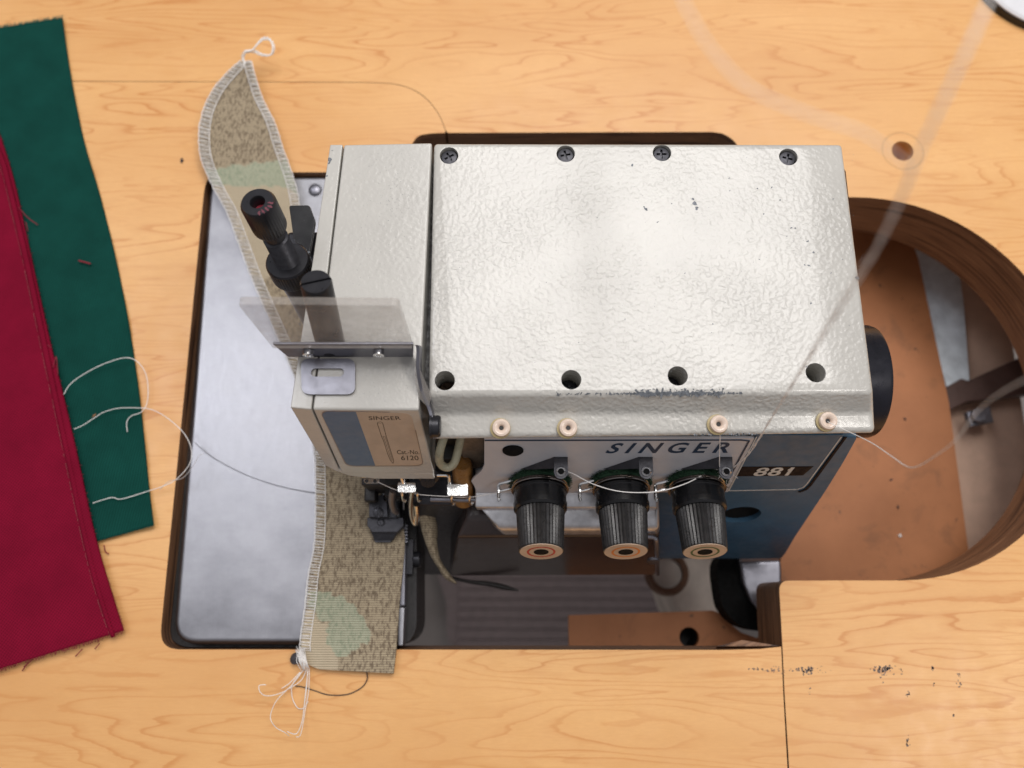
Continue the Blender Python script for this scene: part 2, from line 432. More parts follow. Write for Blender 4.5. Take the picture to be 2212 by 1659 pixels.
# front seam goes slanted to the front edge
ins = dedupe(seam_left[:-1] + left_hole + [P0(1692, 1500), P0(1701, 1659), Vector((P0(1715, 1900).x, Y0, 0)), Vector((X0, Y0, 0)), Vector((X0, seam_left[0].y - g, 0))])
def offx(p, dx=0, dy=0): return Vector((p.x+dx, p.y+dy, 0))
main = [offx(p, .02, g*1.6) for p in seam_left[:-1]] + [offx(P0(965.5, 287), .04)] + \
    rnd([(1200, 286), (1500, 285), (1545, 286), (1568, 292), (1590, 310), (1602, 345), (1610, 426)], 5) + arc[0:] + \
    [P0(1800, 1254), P0(1712, 1254.5)] + rnd([(1706, 1254.5), (1692, 1257), (1684, 1270), (1685, 1300)], 4) + [P0(1690.3, 1397)] + \
    [offx(P0(1692, 1500), .07), offx(P0(1701, 1659), .085), Vector((P0(1715, 1900).x+.1, Y0, 0)), Vector((X1, Y0, 0)), Vector((X1, Y1, 0)), Vector((X0, Y1, 0)), Vector((X0, seam_left[0].y+g, 0))]
main = dedupe(main)
hole_c = P0(1950, 326); hole_r = .66
def slab(name, poly, cuts=None):
    mb = MB(); n = len(poly)
    top = insb(poly, 0); bot = insb(poly, -TZ)
    mb.add(top + bot, [list(range(n))[::-1], [n+i for i in range(n)]], 0); mb.m[-1] = 1
    mb.add(top + bot, [[i, (i+1) % n, n+(i+1) % n, n+i] for i in range(n)], 1)
    # weld so that normals are consistent
    mb.f = mb.f[:2] + [[k-2*n for k in f] for f in mb.f[2:]]; mb.v = mb.v[:2*n]
    return obj(name, mb, [M_top, M_edge], tbl, ang=35, cuts=cuts)
slab('insert_board', ins)
obj('broken_splinter', MB().loft([[P0(1558, 1398)+Vector((0,0,-.9)), P0(1612, 1384)+Vector((0,0,-.8)), P0(1650, 1390)+Vector((0,0,-.5)), P0(1688, 1396)+Vector((0,.0,-.3))], [P0(1560, 1403)+Vector((0,-.1,-1.6)), P0(1612, 1403)+Vector((0,-.1,-1.9)), P0(1650, 1402)+Vector((0,-.1,-1.9)), P0(1690, 1400)+Vector((0,-.1,-1.9))]]), M_edge, tbl, ang=20)
hm = MB().lathe([(hole_r, -8), (hole_r, 3)], Matrix.Translation(hole_c), 40, m=1)
slab('table_board', main, [hm])
obj('cable_grommet', MB().lathe([(1.30, .004), (1.27, .02), (1.20, .02), (1.17, .004)], Matrix.Translation(hole_c), 48, cap=False), M_ringc, tbl)
for sx_, sy_ in ((-58, -18), (64, -18), (-58, 48), (64, 48)):
    obj('leg', MB().box((sx_, sy_, -TZ-34.2), (4, 4, 68.3)), M_greyp, tbl, bevel=.3)

def blotch(c, r, nrm=Vector((0, 0, 1)), ax=Vector((1, 0, 0)), el=1.0, n=9, rot=0.0):
    ay = nrm.cross(ax).normalized(); pts = []
    for i in range(n):
        a = 2*math.pi*i/n; q = r*random.uniform(.45, 1.25)
        u, v = q*math.cos(a)*el, q*math.sin(a)/el
        u, v = u*math.cos(rot)-v*math.sin(rot), u*math.sin(rot)+v*math.cos(rot)
        pts.append(c + ax*u + ay*v)
    return pts
sc = MB(); sc2 = MB(); sc3 = MB()
def marks(mb, px, py, spread, n, size, z=.006, el=1.3, fn=None):
    for _ in range(n):
        q = (fn or (lambda a, b: at(a, b, z)))(px + random.gauss(0, spread[0]), py + random.gauss(0, spread[1]))
        mb.add(blotch(q, size*random.uniform(.4, 1.2), el=random.uniform(.8, el), rot=random.uniform(0, 3)), [list(range(9))])
for a in [(1632, 1445, (10, 1.5), 12, .05), (1660, 1447, (10, 2), 10, .04), (1677, 1445, (5, 4), 8, .05), (1715, 1448, (10, 2), 9, .05), (1742, 1448, (9, 4), 26, .07),
          (1775, 1448, (9, 5), 10, .03), (1898, 1445, (10, 3), 24, .07), (1920, 1445, (6, 3), 14, .06), (1908, 1456, (6, 7), 12, .05), (1945, 1447, (7, 4), 8, .04),
          (2015, 1443, (1.5, 3), 6, .07), (2016, 1481, (2, 2), 3, .05), (2072, 1465, (2, 7), 9, .045), (2073, 1480, (2, 5), 6, .045), (2060, 1545, (1.5, 3), 5, .05),
          (1748, 1490, (2, 4), 5, .04), (1962, 1499, (3, 3), 8, .05), (1960, 1600, (2, 6), 10, .05), (1962, 1612, (2, 3), 4, .05), (1690, 1452, (3, 6), 6, .04)]:
    marks(sc3 if a[1] > 1530 else (sc if a[0] < 1688 else sc2), *a)
obj('scuff_marks', sc, M_scuff, tbl); obj('scuff_marks', sc2, M_scuff, tbl); obj('ink_specks', sc3, M_scuff, tbl)

# ------------------------------------------------------------------ what hangs under the table
BZ = -9.0
bd = [(1228, 1329), (1540, 1319), (1556, 1325), (1575, 1345), (1600, 1366), (1640, 1380), (1672, 1330), (1690, 1180), (1560, 1000), (1560, 480), (1962, 500), (1984, 560), (2050, 870), (2092, 1190), (2110, 1400), (2140, 1560), (1232, 1560)]
hb = MB().prism([at(x, y, BZ) for x, y in bd], (0, 0, -.5))
hc = MB().lathe([(.62, -3), (.62, 3)], Matrix.Translation(at(1489, 1377, BZ)), 30)
ob = obj('hardboard_shelf', hb, M_board, bevel=0, cuts=[hc]); obj('hole_shade_cup', MB().lathe([(.66, -.5), (.66, -3), (.01, -3)], Matrix.Translation(at(1489, 1377, BZ)), 30, cap=False), M_dark, ob); tag(ob, 'orange brown oiled hardboard shelf under the machine cutout, one round hole in it', 'board')  # black cup added below so the shelf hole reads dark
fr = thing('table_frame', 'grey steel rail and tan board with clamp seen through the round cutout', 'frame', (24, 10, -12))
obj('rail', MB().prism([at(x, y, -9.8) for x, y in ((1965, 500), (2062, 520), (2082, 650), (2096, 835), (2048, 845), (2008, 700))], (0, 0, -.4)), M_rail, fr, bevel=.05)
obj('panel', MB().prism([at(x, y, -11) for x, y in ((2020, 500), (2160, 560), (2300, 1500), (2070, 1500), (2030, 900))], (0, 0, -.8)), M_tan, fr)
obj('cross_bar', MB().prism([at(x, y, -9.2) for x, y in ((2030, 845), (2078, 817), (2092, 822), (2230, 760), (2300, 760), (2300, 840), (2090, 868), (2040, 892))], (0, 0, -1.2)), M_brownbar, fr, bevel=.1)
cl_ = MB().prism([at(x, y, -9.6) for x, y in ((2080, 893), (2130, 880), (2138, 915), (2090, 925))], (0, 0, .5))
cl_.lathe([(.5, 0), (.5, .5)], Matrix.Translation(at(2108, 900, -9.2)), 8)
obj('clamp', cl_, M_steel, fr, bevel=.05)

tr = thing('foot_treadle', 'dim grey ribbed rubber treadle on the floor below the machine', 'treadle', at(1200, 1300, -73))
tp = MB(); ZT = -68
T0 = at(972, 1240, ZT); T1 = at(1490, 1400, ZT)
tpoly = smooth([at(x, y, ZT) for x, y in ((965, 1150), (964, 1300), (966, 1375), (978, 1391), (1010, 1396), (1200, 1397), (1440, 1398), (1480, 1395), (1470, 1330), (1420, 1190), (1390, 1150))], 3, True)
tp.prism(tpoly, (0, 0, -1.2)); obj('pedal', tp, M_treadle, tr)
rb = MB()
for k in range(9):
    y = T0.y + 1.2 - k*(T0.y-T1.y+1.0)/8.2
    x1 = T1.x - .8 - (0 if k > 5 else (5-k)*.9)
    rb.box(((T0.x+1.2+x1)/2, y, ZT+.1), (x1-T0.x-1.2, 1.2, .4))
obj('ribs', rb, M_treadle, tr, bevel=.15)
obj('stand', MB().box(((T0.x+T1.x)/2, (T0.y+T1.y)/2, ZT-3.1), (14, 10, 3.7)), M_dark, tr)
mh = thing('motor_housing', 'dull grey motor casting with a rusty ring hole behind the tension knobs', 'motor', at(1490, 1260, -34))
obj('casting', MB().prism([at(x, y, -16) for x, y in ((1425, 1150), (1660, 1150), (1640, 1330), (1500, 1360), (1462, 1320), (1432, 1240))], (0, 0, -8)), M_house, mh, bevel=.4)
RM = Matrix.Translation(at(1440, 1238, -15.9)) @ Matrix.Scale(.85, 4)
obj('rusty_ring', MB().lathe([(1.25, .2), (1.3, .55), (1.7, .6), (1.9, -.1)], RM, 40, cap=False).lathe([(1.26, .2), (.02, .25)], RM, 32, m=1), [simple('rust brown', (.16, .08, .045), .7), M_house], mh)

# ================================================================== MACHINE
mc = thing('overlock_machine', 'white and blue overlock sewing machine with three black tension knobs, sunk in the table', 'sewing machine', (4, 11, -8))
# ---- body block (blue front)
body_px = [(1052, 944), (1850, 944), (1850, 950), (1822, 1000), (1786, 1058), (1750, 1112), (1718, 1160), (1697, 1196), (1688, 1207), (1424, 1207), (1424, 1180), (1405, 1080), (1052, 1080)]
bb = MB().prism([pan(x, y, -.12) for x, y in body_px], (0, 9.5, 0))
oval_c = pan(1600, 1112, -.12); ovM = frame(oval_c, PN)
ov = MB()
ov.loft([[ovM @ Vector((1.02*math.cos(a), 1.02*math.sin(a), z)) for a in [2*math.pi*i/40 for i in range(40)]] for z in (-1.6, 1)])
obj('machine_body', bb, M_blue, mc, bevel=.06, cuts=[ov])
obj('hole_black_insert', MB().lathe([(1.015, -.25), (.98, -.28), (.5, -.5), (.01, -.5)], ovM, 40, cap=False), M_mattblk, mc)  # matt black insert makes the oval hole look dark inside
obj('body_core', MB().box((5.4, 15.5, 5.0), (20.5, 8.5, 10.5)), M_dark, mc, bevel=.3)
# ---- silver panel and the raised blue name plate
sp_px = [(1046, 946), (1632, 946), (1632, 956), (1572, 1063), (1030, 1066), (1024, 1050), (1018, 1040), (1024, 1032), (1040, 1018), (1046, 1005)]
obj('front_panel', MB().prism([pan(x, y, 0.0) for x, y in sp_px], -PN*.115), M_silver, mc, bevel=.02)
lt = text_mb('SINGER', [pan(*q) for q in ((1322, 957), (1584, 955), (1572, 978), (1306, 979))], .012, bold=.022, spacing=1.5, shear=.12)
obj('lettering', lt, M_navy, mc)
bl = MB()
def strip(mb, pts, w, off, fn=pan, h=.03):
    q = [fn(x, y, off) for x, y in pts]
    for a, b in zip(q, q[1:]):
        t = (b-a).normalized(); s_ = PN.cross(t)*(w/2); a2 = a - t*w*.3; b2 = b + t*w*.3
        mb.prism([a2-s_, b2-s_, b2+s_, a2+s_], PN*h)
strip(bl, [(1048, 951), (1600, 950), (1618, 952), (1600, 985), (1562, 1058)], .07, .003)
obj('navy_border', bl, M_navy, mc)
np_px = [(1634, 940), (1822, 940), (1818, 950), (1744, 1046), (1736, 1054), (1722, 1058), (1574, 1061)]
npl = obj('model_plate', MB().prism([pan(x, y, .02) for x, y in np_px], -PN*.13), M_blue, mc, bevel=.02)
wl = MB(); strip(wl, [(1634, 944), (1574, 1060), (1722, 1057), (1735, 1053), (1743, 1045), (1817, 944)], .055, .022, h=.012)
obj('pale_outline', wl, M_whiteink, npl)
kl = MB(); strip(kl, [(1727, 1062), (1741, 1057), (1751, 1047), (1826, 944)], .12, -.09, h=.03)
obj('shadow_line', kl, M_blackband, npl)  # black strip drawn as the shadow line beside the raised plate
obj('black_band', MB().prism([pan(x, y, .024) for x, y in ((1601, 1008), (1758, 1007), (1734, 1027), (1590, 1029))], PN*.004), M_blackband, npl)
obj('model_number', text_mb('881', [pan(*q) for q in ((1638, 1009), (1717, 1008), (1702, 1026), (1624, 1027))], .034, bold=.02, spacing=1.05).prism([pan(x, y, .034) for x, y in ((1713, 1009), (1702, 1014.5), (1701, 1017), (1711, 1013))], PN*.003), M_whiteink, npl)
# screw on the silver panel
SM = frame(pan(1108, 972, 0), PN)
obj('panel_screw', MB().lathe([(.46, 0), (.46, .06), (.38, .12), (.15, .15)], SM, 28), M_mattblk, mc)

# ---- top cover
rows = [((937, 308), (1820, 310), 13.0), ((925, 853), (1886, 848), 13.0), ((932, 894), (1887, 892), 12.0), ((935, 943), (1889, 930), 11.9), ((935, 951), (1889, 938), 11.55)]
L = [at(*a, z) for a, b, z in rows]; R = [at(*b, z) for a, b, z in rows]
def sect(P, x=None):
    q = [p.copy() for p in P]
    q.append(Vector((P[-1].x, 7.9, 11.55))); q.append(Vector((P[-1].x, 7.9, 10.6))); q.append(Vector((P[0].x, P[0].y, 10.6)))
    return q
SL, SR = sect(L), sect(R)
def lerpv(a, b, t): return a.lerp(b, t)
rings = [[a.lerp(b, t) for a, b in zip(SL, SR)] for t in (0, 1)]
tcov = MB().loft(rings)
holes_f = [(961, 822), (1234, 820), (1464, 812), (1762, 805)]; holes_b = [(970, 336), (1222, 332), (1430, 330), (1703, 339)]
cuts = []
for x, y in holes_f: cuts.append(MB().lathe([(.405, 11.2-13), (.405, 1)], Matrix.Translation(at(x, y, 13)), 36))
for x, y in holes_b: cuts.append(MB().lathe([(.40, -.38), (.40, 1)], Matrix.Translation(at(x, y, 13)), 36))
TC = obj('top_cover', tcov, M_white, mc, bevel=.22, seg=4, cuts=cuts, ang=28)
def phillips(r, h, M, mb, a0=0.):
    mb.lathe([(r, 0), (r, h*.5), (r*.86, h*.9), (r*.5, h)], M, 28)
    return mb
def add_screw(px, py, z, r, h, name='cover_screw', parent=TC):
    base = at(px, py, 13); base.z = z
    M = Matrix.Translation(base); mb = phillips(r, h, M, MB())
    a0 = random.uniform(0, 1.5); c_ = []
    for k in range(2):
        Mr = M @ Matrix.Rotation(a0 + k*math.pi/2, 4, 'Z')
        c_.append(MB().box((0, 0, h), (r*1.15, r*.26, h*.9), Mr))
    return obj(name, mb, M_rust if z < 12 and px < 1000 else M_blkmetal, parent, cuts=c_)
for x, y in holes_f: add_screw(x, y, 11.2, .38, .30)
for x, y in holes_b: add_screw(x, y, 12.62, .375, .27)
# eyelets on the ledge
def eyelet(px, py):
    M = frame(at(px, py, 11.98), Vector((0, -.09, 1)))
    w = MB().lathe([(.42, -.06), (.42, .05), (.37, .07), (.2, .07)], M @ Matrix.Translation((-.04, -.01, 0)), 32, m=1, cap=False)
    pr = [(.36, .05), (.37, .17), (.345, .24), (.27, .275), (.20, .26), (.13, .20), (.09, .10), (.09, .0)]
    w.lathe(pr, M, 36, m=0, cap=False)
    w.lathe([(.10, .10), (.01, .101)], M, 16, m=2)  # dark disc closes the bore in place of its shade
    return obj('thread_eyelet', w, [M_porc, M_wash, M_dark], TC)
for q in ((1083, 925), (1227, 925), (1551, 917), (1786, 910)): eyelet(*q)
chips = MB()
def chip(px, py, r, z=13.004, el=1.2, fn=None, nrm=Vector((0, 0, 1))):
    chips.add(blotch(at(px, py, z) if fn is None else fn(px, py), r, nrm=nrm, el=random.uniform(.8, el), rot=random.uniform(0, 3)), [list(range(9))])
for x, y, r in [(1365, 357, .07), (1395, 452, .08), (1500, 440, .13), (1505, 450, .08), (1497, 430, .06), (1391, 447, .05), (1575, 385, .04), (1636, 407, .04), (1667, 405, .04), (1710, 492, .05), (1718, 493, .05), (1745, 521, .05),
                (1757, 545, .06), (1748, 574, .06), (1738, 572, .04), (1685, 432, .04), (1650, 462, .04), (1576, 412, .03), (1800, 430, .04), (1795, 590, .035), (1752, 655, .045), (1640, 560, .03), (1540, 700, .03), (1700, 350+160, .03),
                (1180, 610, .02), (1250, 740, .02), (1100, 500, .02), (1350, 690, .03), (1480, 590, .03), (1742, 792, .05), (1852, 600, .09), (1820, 560, .03), (1290, 470, .025), (1030, 700, .02), (1420, 480, .04), (1451, 440, .03)]:
    chip(x, y, r, el=1.6)
for _ in range(330):
    x = random.gauss(1440, 105); x = min(1600, max(1205, x)); y = 850 + random.gauss(0, 1.1) - (x-1400)*.004
    t = (x-935)/(1886-935); chip(x, y - 1.0, random.uniform(.02, .075)*(1.6 if 1380 < x < 1570 else .8), z=12.965, el=2.2, nrm=Vector((0, -.35, 1)).normalized())
for _ in range(40):
    x = random.uniform(1500, 1640); chip(x, 939 + random.gauss(0, .8) - (x-1500)*.012, random.uniform(.02, .05), z=11.93, el=2.0)
for _ in range(420):
    x = random.uniform(945, 1850); y = random.uniform(330, 830); chip(x, y, random.uniform(.006, .016), el=2.0)
for _ in range(240):
    y = random.uniform(640, 930); x = 935 + abs(random.gauss(0, 14)); chip(x, y if not 853 < y < 893 else 700, random.uniform(.006, .014), z=13.004 if y < 853 else 11.945)
obj('paint_chips', chips, M_chip, TC)

# ---- handwheel
HWM = frame(Vector((0, 10.35, 6.3)), (1, 0, 0))
hx = 16.0
hw = MB().lathe([(2.72, 12), (2.72, 17.05), (2.66, 17.22), (2.4, 17.28), (.5, 17.28)], HWM, 72)
hw.lathe([(2.72, 15.85), (2.78, 15.88), (2.78, 16.0), (2.72, 16.05)], HWM, 72)
obj('handwheel', hw, M_wheel, mc)

# ---- head (face cover)
zt = 13.0
def head_block(name, top, bot, bevel=.07):
    t = [at(x, y, zt) for x, y in top]
    b = [hed(x, y) for x, y in bot]           # front-left, front-right
    zb = sum(p.z for p in b)/2
    lo = [Vector((t[0].x, t[0].y, zb)), Vector((t[1].x, t[1].y, zb)), b[1], b[0]]
    return obj(name, MB().loft([t, lo]), M_head, mc, bevel=bevel, seg=3)
HD = head_block('face_cover', [(743, 312), (933, 308), (905, 885), (675, 884)], [(738, 1023), (938, 1023)], .09)
lf = [at(x, y, zt) for x, y in ((713, 312), (740, 312), (672, 884), (627, 880))]
f1 = hed(735, 1022); f2 = hed(702, 1006); f3 = hed(718, 1018)
lo = [Vector((lf[0].x, lf[0].y, f1.z)), Vector((lf[1].x, lf[1].y, f1.z)), f1, f2]
obj('side_cover', MB().loft([lf, lo]), M_head, mc, bevel=.05, seg=3)
# rounded underside lip
obj('underside_lip', MB().prism([hed(x, y, -.02) for x, y in ((712, 1014), (936, 1022), (940, 1036), (810, 1036), (752, 1029))], (0, 3.5, 0)), M_head, mc, bevel=.12, seg=3)
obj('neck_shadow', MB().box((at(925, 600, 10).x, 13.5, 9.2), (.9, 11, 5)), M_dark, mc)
echips = chips = MB()
for x, y, r in [(712, 345, .09), (711, 352, .06), (706, 380, .06), (667, 545, .07), (648, 700, .05), (718, 325, .03)]: chip(x, y, r, el=1.8)
obj('edge_chips', echips, M_chip, HD)
hchips = chips = MB()
for _ in range(260):
    x = random.uniform(760, 895); y = random.uniform(330, 870); chip(x, y, random.uniform(.006, .014), el=2)
for _ in range(60): chip(random.gauss(855, 20), random.gauss(430, 30), random.uniform(.008, .018), el=2)
obj('paint_chips', hchips, M_chip, HD)
# name plate on the head
def rquad(pts, r, n=5):
    out = []
    for i in range(len(pts)):
        p, a, b = Vector(pts[i]), Vector(pts[i-1]), Vector(pts[(i+1) % len(pts)])
        u = (a-p).normalized()*r; v = (b-p).normalized()*r
        for k in range(n+1):
            t = k/n; out.append((p+u).lerp(p, t).lerp(p.lerp(p+v, t), t))
    return out
lab = [hed(*q, .015) for q in ((692, 889), (888, 892), (914, 1005), (750, 1006))]
NP = obj('name_plate', MB().prism(rquad([hed(*q, .012) for q in ((690, 887), (890, 890), (916, 1007), (748, 1008))], .45), -PN*.03), M_steel, HD)
dt, dbm = hed(769, 890.2, .016), hed(811, 1006, .016)
rq = rquad(lab, .42)
def clip(poly, a, b, keep):
    d = (b-a).normalized(); out = []; side = lambda p: (p-a).cross(d).dot(PN)*keep
    for i in range(len(poly)):
        p, q = poly[i], poly[(i+1) % len(poly)]; sp, sq = side(p), side(q)
        if sp >= 0: out.append(p)
        if sp*sq < 0: out.append(p.lerp(q, sp/(sp-sq)))
    return out
for keep, mt, nm in ((1, M_bluelabel, 'label_field'), (-1, M_beige, 'label_field')):
    pl_ = clip(rq, dt, dbm, keep); cx_ = sum((p.x for p in pl_))/len(pl_)
    left = cx_ < (dt.x+dbm.x)/2
    obj(nm, MB().prism(pl_, PN*.006), M_bluelabel if left else M_beige, NP)
lm = text_mb('SINGER', [hed(*q) for q in ((796, 898), (864, 898), (867, 906), (797, 906))], .026, bold=.004)
t2 = text_mb('Cat.-No.', [hed(*q) for q in ((857, 971), (905, 971), (906, 980), (858, 980))], .026, bold=.004)
t3 = text_mb('6120', [hed(*q) for q in ((866, 983), (903, 983), (905, 993), (867, 993))], .026, bold=.004)
for t in (t2, t3): lm.add(t.v, t.f)
def c2(x, y): return hed((1000+x/2.458)/1.852, (1300+y/2.458)/1.852, .026)
def line(mb, pts, w=.022):
    q = [c2(*p) for p in pts]
    for a, b in zip(q, q[1:]):
        t = (b-a).normalized(); s_ = PN.cross(t)*(w/2); mb.add([a-s_, b-s_, b+s_, a+s_], [[0, 1, 2, 3]])
line(lm, [(1262, 955), (1252, 968), (1295, 1100), (1312, 1135), (1355, 1270), (1380, 1330), (1408, 1362), (1414, 1335), (1360, 1160), (1340, 1095), (1305, 965), (1290, 952), (1262, 955)])
line(lm, [(1255, 968), (1303, 965)], .014); line(lm, [(1296, 1097), (1340, 1094)], .014)
line(lm, [(1312, 1097), (1330, 1150), (1392, 1335)], .014); line(lm, [(1328, 1097), (1346, 1150), (1404, 1335)], .014)
obj('lettering', lm, M_ink, NP)

# ---- eye guard
EG = obj('eye_guard', MB().prism([at(x, y, z) for x, y, z in ((589, 745, 14.6), (893, 745, 14.6), (893, 772, 13.1), (622, 772, 13.1))], (0, .14, 0)), M_steel, mc, bevel=.05)
rr = rquad([at(x, y, 13.06) for x, y in ((651, 776), (768, 776), (768, 853), (653, 853))], .35)
slotc = [at(x, y, 13.06) for x, y in ((682, 806), (735, 806))]
sl = MB(); ring = []
for i in range(12): a = math.pi/2+math.pi*i/11; ring.append(slotc[0]+Vector((.17*math.cos(a), .17*math.sin(a), -.2)))
for i in range(12): a = -math.pi/2+math.pi*i/11; ring.append(slotc[1]+Vector((.17*math.cos(a), .17*math.sin(a), -.2)))
sl.prism(ring, (0, 0, .6))
obj('mounting_tab', MB().prism(rr, (0, 0, .10)), M_steel, EG, cuts=[sl])
sp_ = [(893, 745, 14.6), (899, 752, 14.45), (899, 800, 13.9), (908, 845, 13.3), (924, 885, 12.9), (931, 915, 12.7), (935, 948, 12.1)]
S_ = [at(*q) for q in sp_]; S2 = smooth(S_, 4)
sg = MB(); W_ = Vector((0, -.25, -.9))
sg.loft([[p, p+Vector((.13, 0, 0)), p+Vector((.13, 0, 0))+Vector((0, .25, -.85)), p+Vector((0, .25, -.85))] for p in S2])
obj('side_strap', sg, M_steel, EG, bevel=.03)
gq = [at(*q) for q in ((591, 746, 14.5), (891, 746, 14.5), (862, 643, 18.4), (515, 640, 18.4))]
gq = [gq[0] + Vector((0, .16, 0)), gq[1] + Vector((0, .16, 0)), gq[2], gq[3]]
gn = (gq[1]-gq[0]).cross(gq[3]-gq[0]).normalized()
gp = [gq[0], gq[1]] + rquad([gq[1], gq[2], gq[3], gq[0]], .22)[6:18]
obj('clear_shield', MB().prism(gp, gn*.3), M_guard, EG, bevel=.02)
gf = [at(*q) for q in ((897, 780, 14.0), (930, 855, 13.2), (924, 880, 12.9), (905, 860, 13.1), (897, 830, 13.4))]
obj('shield_flap', MB().prism(gf, (.05, 0, .05)), M_guard, EG)
for x in (666, 818):
    M = frame(at(x, 763, 14.0) + Vector((0, -.02, 0)), (0, -1, .1))
    obj('guard_screw', MB().lathe([(.22, -.1), (.22, .08), (.12, .10), (.09, -.02)], M, 24), M_chrome, EG)
M = frame(at(934, 921, 12.5), (1, 0, 0))
ss = MB().lathe([(.44, 0), (.44, .26), (.39, .33), (.1, .33)], M, 36); ss.lathe([(.5, -.08), (.5, .0)], M, 30)
obj('side_screw', ss, M_blk, EG, cuts=[MB().box((0, 0, .33), (1.5, .10, .2), M @ Matrix.Rotation(.5, 4, 'Z'))])

# ---- presser pressure screw and slotted bolt
ax = Vector((-.035, math.sin(math.radians(10)), math.cos(math.radians(10)))).normalized()
topc = at(556, 436, 16.2); MP = frame(topc, ax)
kp = MB()
kp.lathe([(.30, -1.7), (.66, -1.65), (.70, -1.55), (.70, -.12), (.62, 0), (.30, .0), (.27, -.06), (.25, -.5), (.02, -.52)], MP, 72, knurl=(2, 3, .035))
PK = obj('pressure_knob', kp, M_blk, mc)
th = MB(); pr = [(.42, -1.65), (.42, -2.3)]
z = -2.3
while z > -4.1: pr += [(.52, z-.05), (.42, z-.12)]; z -= .165
th.lathe(pr, MP, 36); obj('threaded_shaft', th, M_blkmetal, PK, ang=15)
cp = MB().lathe([(.5, -4.0), (.88, -4.02), (.95, -4.10), (.95, -5.0), (.9, -5.1), (.7, -5.1), (.7, -9.0)], MP, 90, knurl=(2, 3, .03))
obj('lock_collar', cp, M_blk, PK)
rd = MB().lathe([(.24, -.49), (.02, -.485)], MP, 20); obj('red_paint', rd, M_redlint, PK)
pm = MB()
for k in range(5): 
    a = math.radians(-75 + k*17); q = MP @ Vector((.53*math.cos(a), .53*math.sin(a), .006)); pm.add(blotch(q, .09, nrm=ax, el=1.5, rot=a), [list(range(9))])
obj('paint_smear', pm, simple('rubbed red paint', (.14, .03, .045), .5), PK)
tb = at(682, 608, 17.0); bb_ = at(713, 738, 13.4); ab = (tb-bb_).normalized(); Lb = (tb-bb_).length
MBt = frame(bb_, ab)
bt = MB().lathe([(.58, -.2), (.58, Lb-.12), (.53, Lb), (.1, Lb)], MBt, 48)
obj('slotted_bolt', bt, M_blk, mc, cuts=[MB().box((0, 0, Lb), (2, .09, .26), MBt @ Matrix.Rotation(.32, 4, 'Z'))])
lv = MB().prism(rquad([at(x, y, 10.5) for x, y in ((624, 444), (668, 443), (681, 478), (668, 552), (652, 552), (652, 541), (656, 530), (641, 526), (634, 515))], .12, 3), (0, .04, -.22))
obj('lifter_lever', lv, M_blkgloss, mc, bevel=.05)
obj('lifter_bracket', MB().box((at(668, 590, 8).x, at(668, 590, 8).y, 7.5), (1.6, 3.0, 4)), M_blk, mc, bevel=.2)

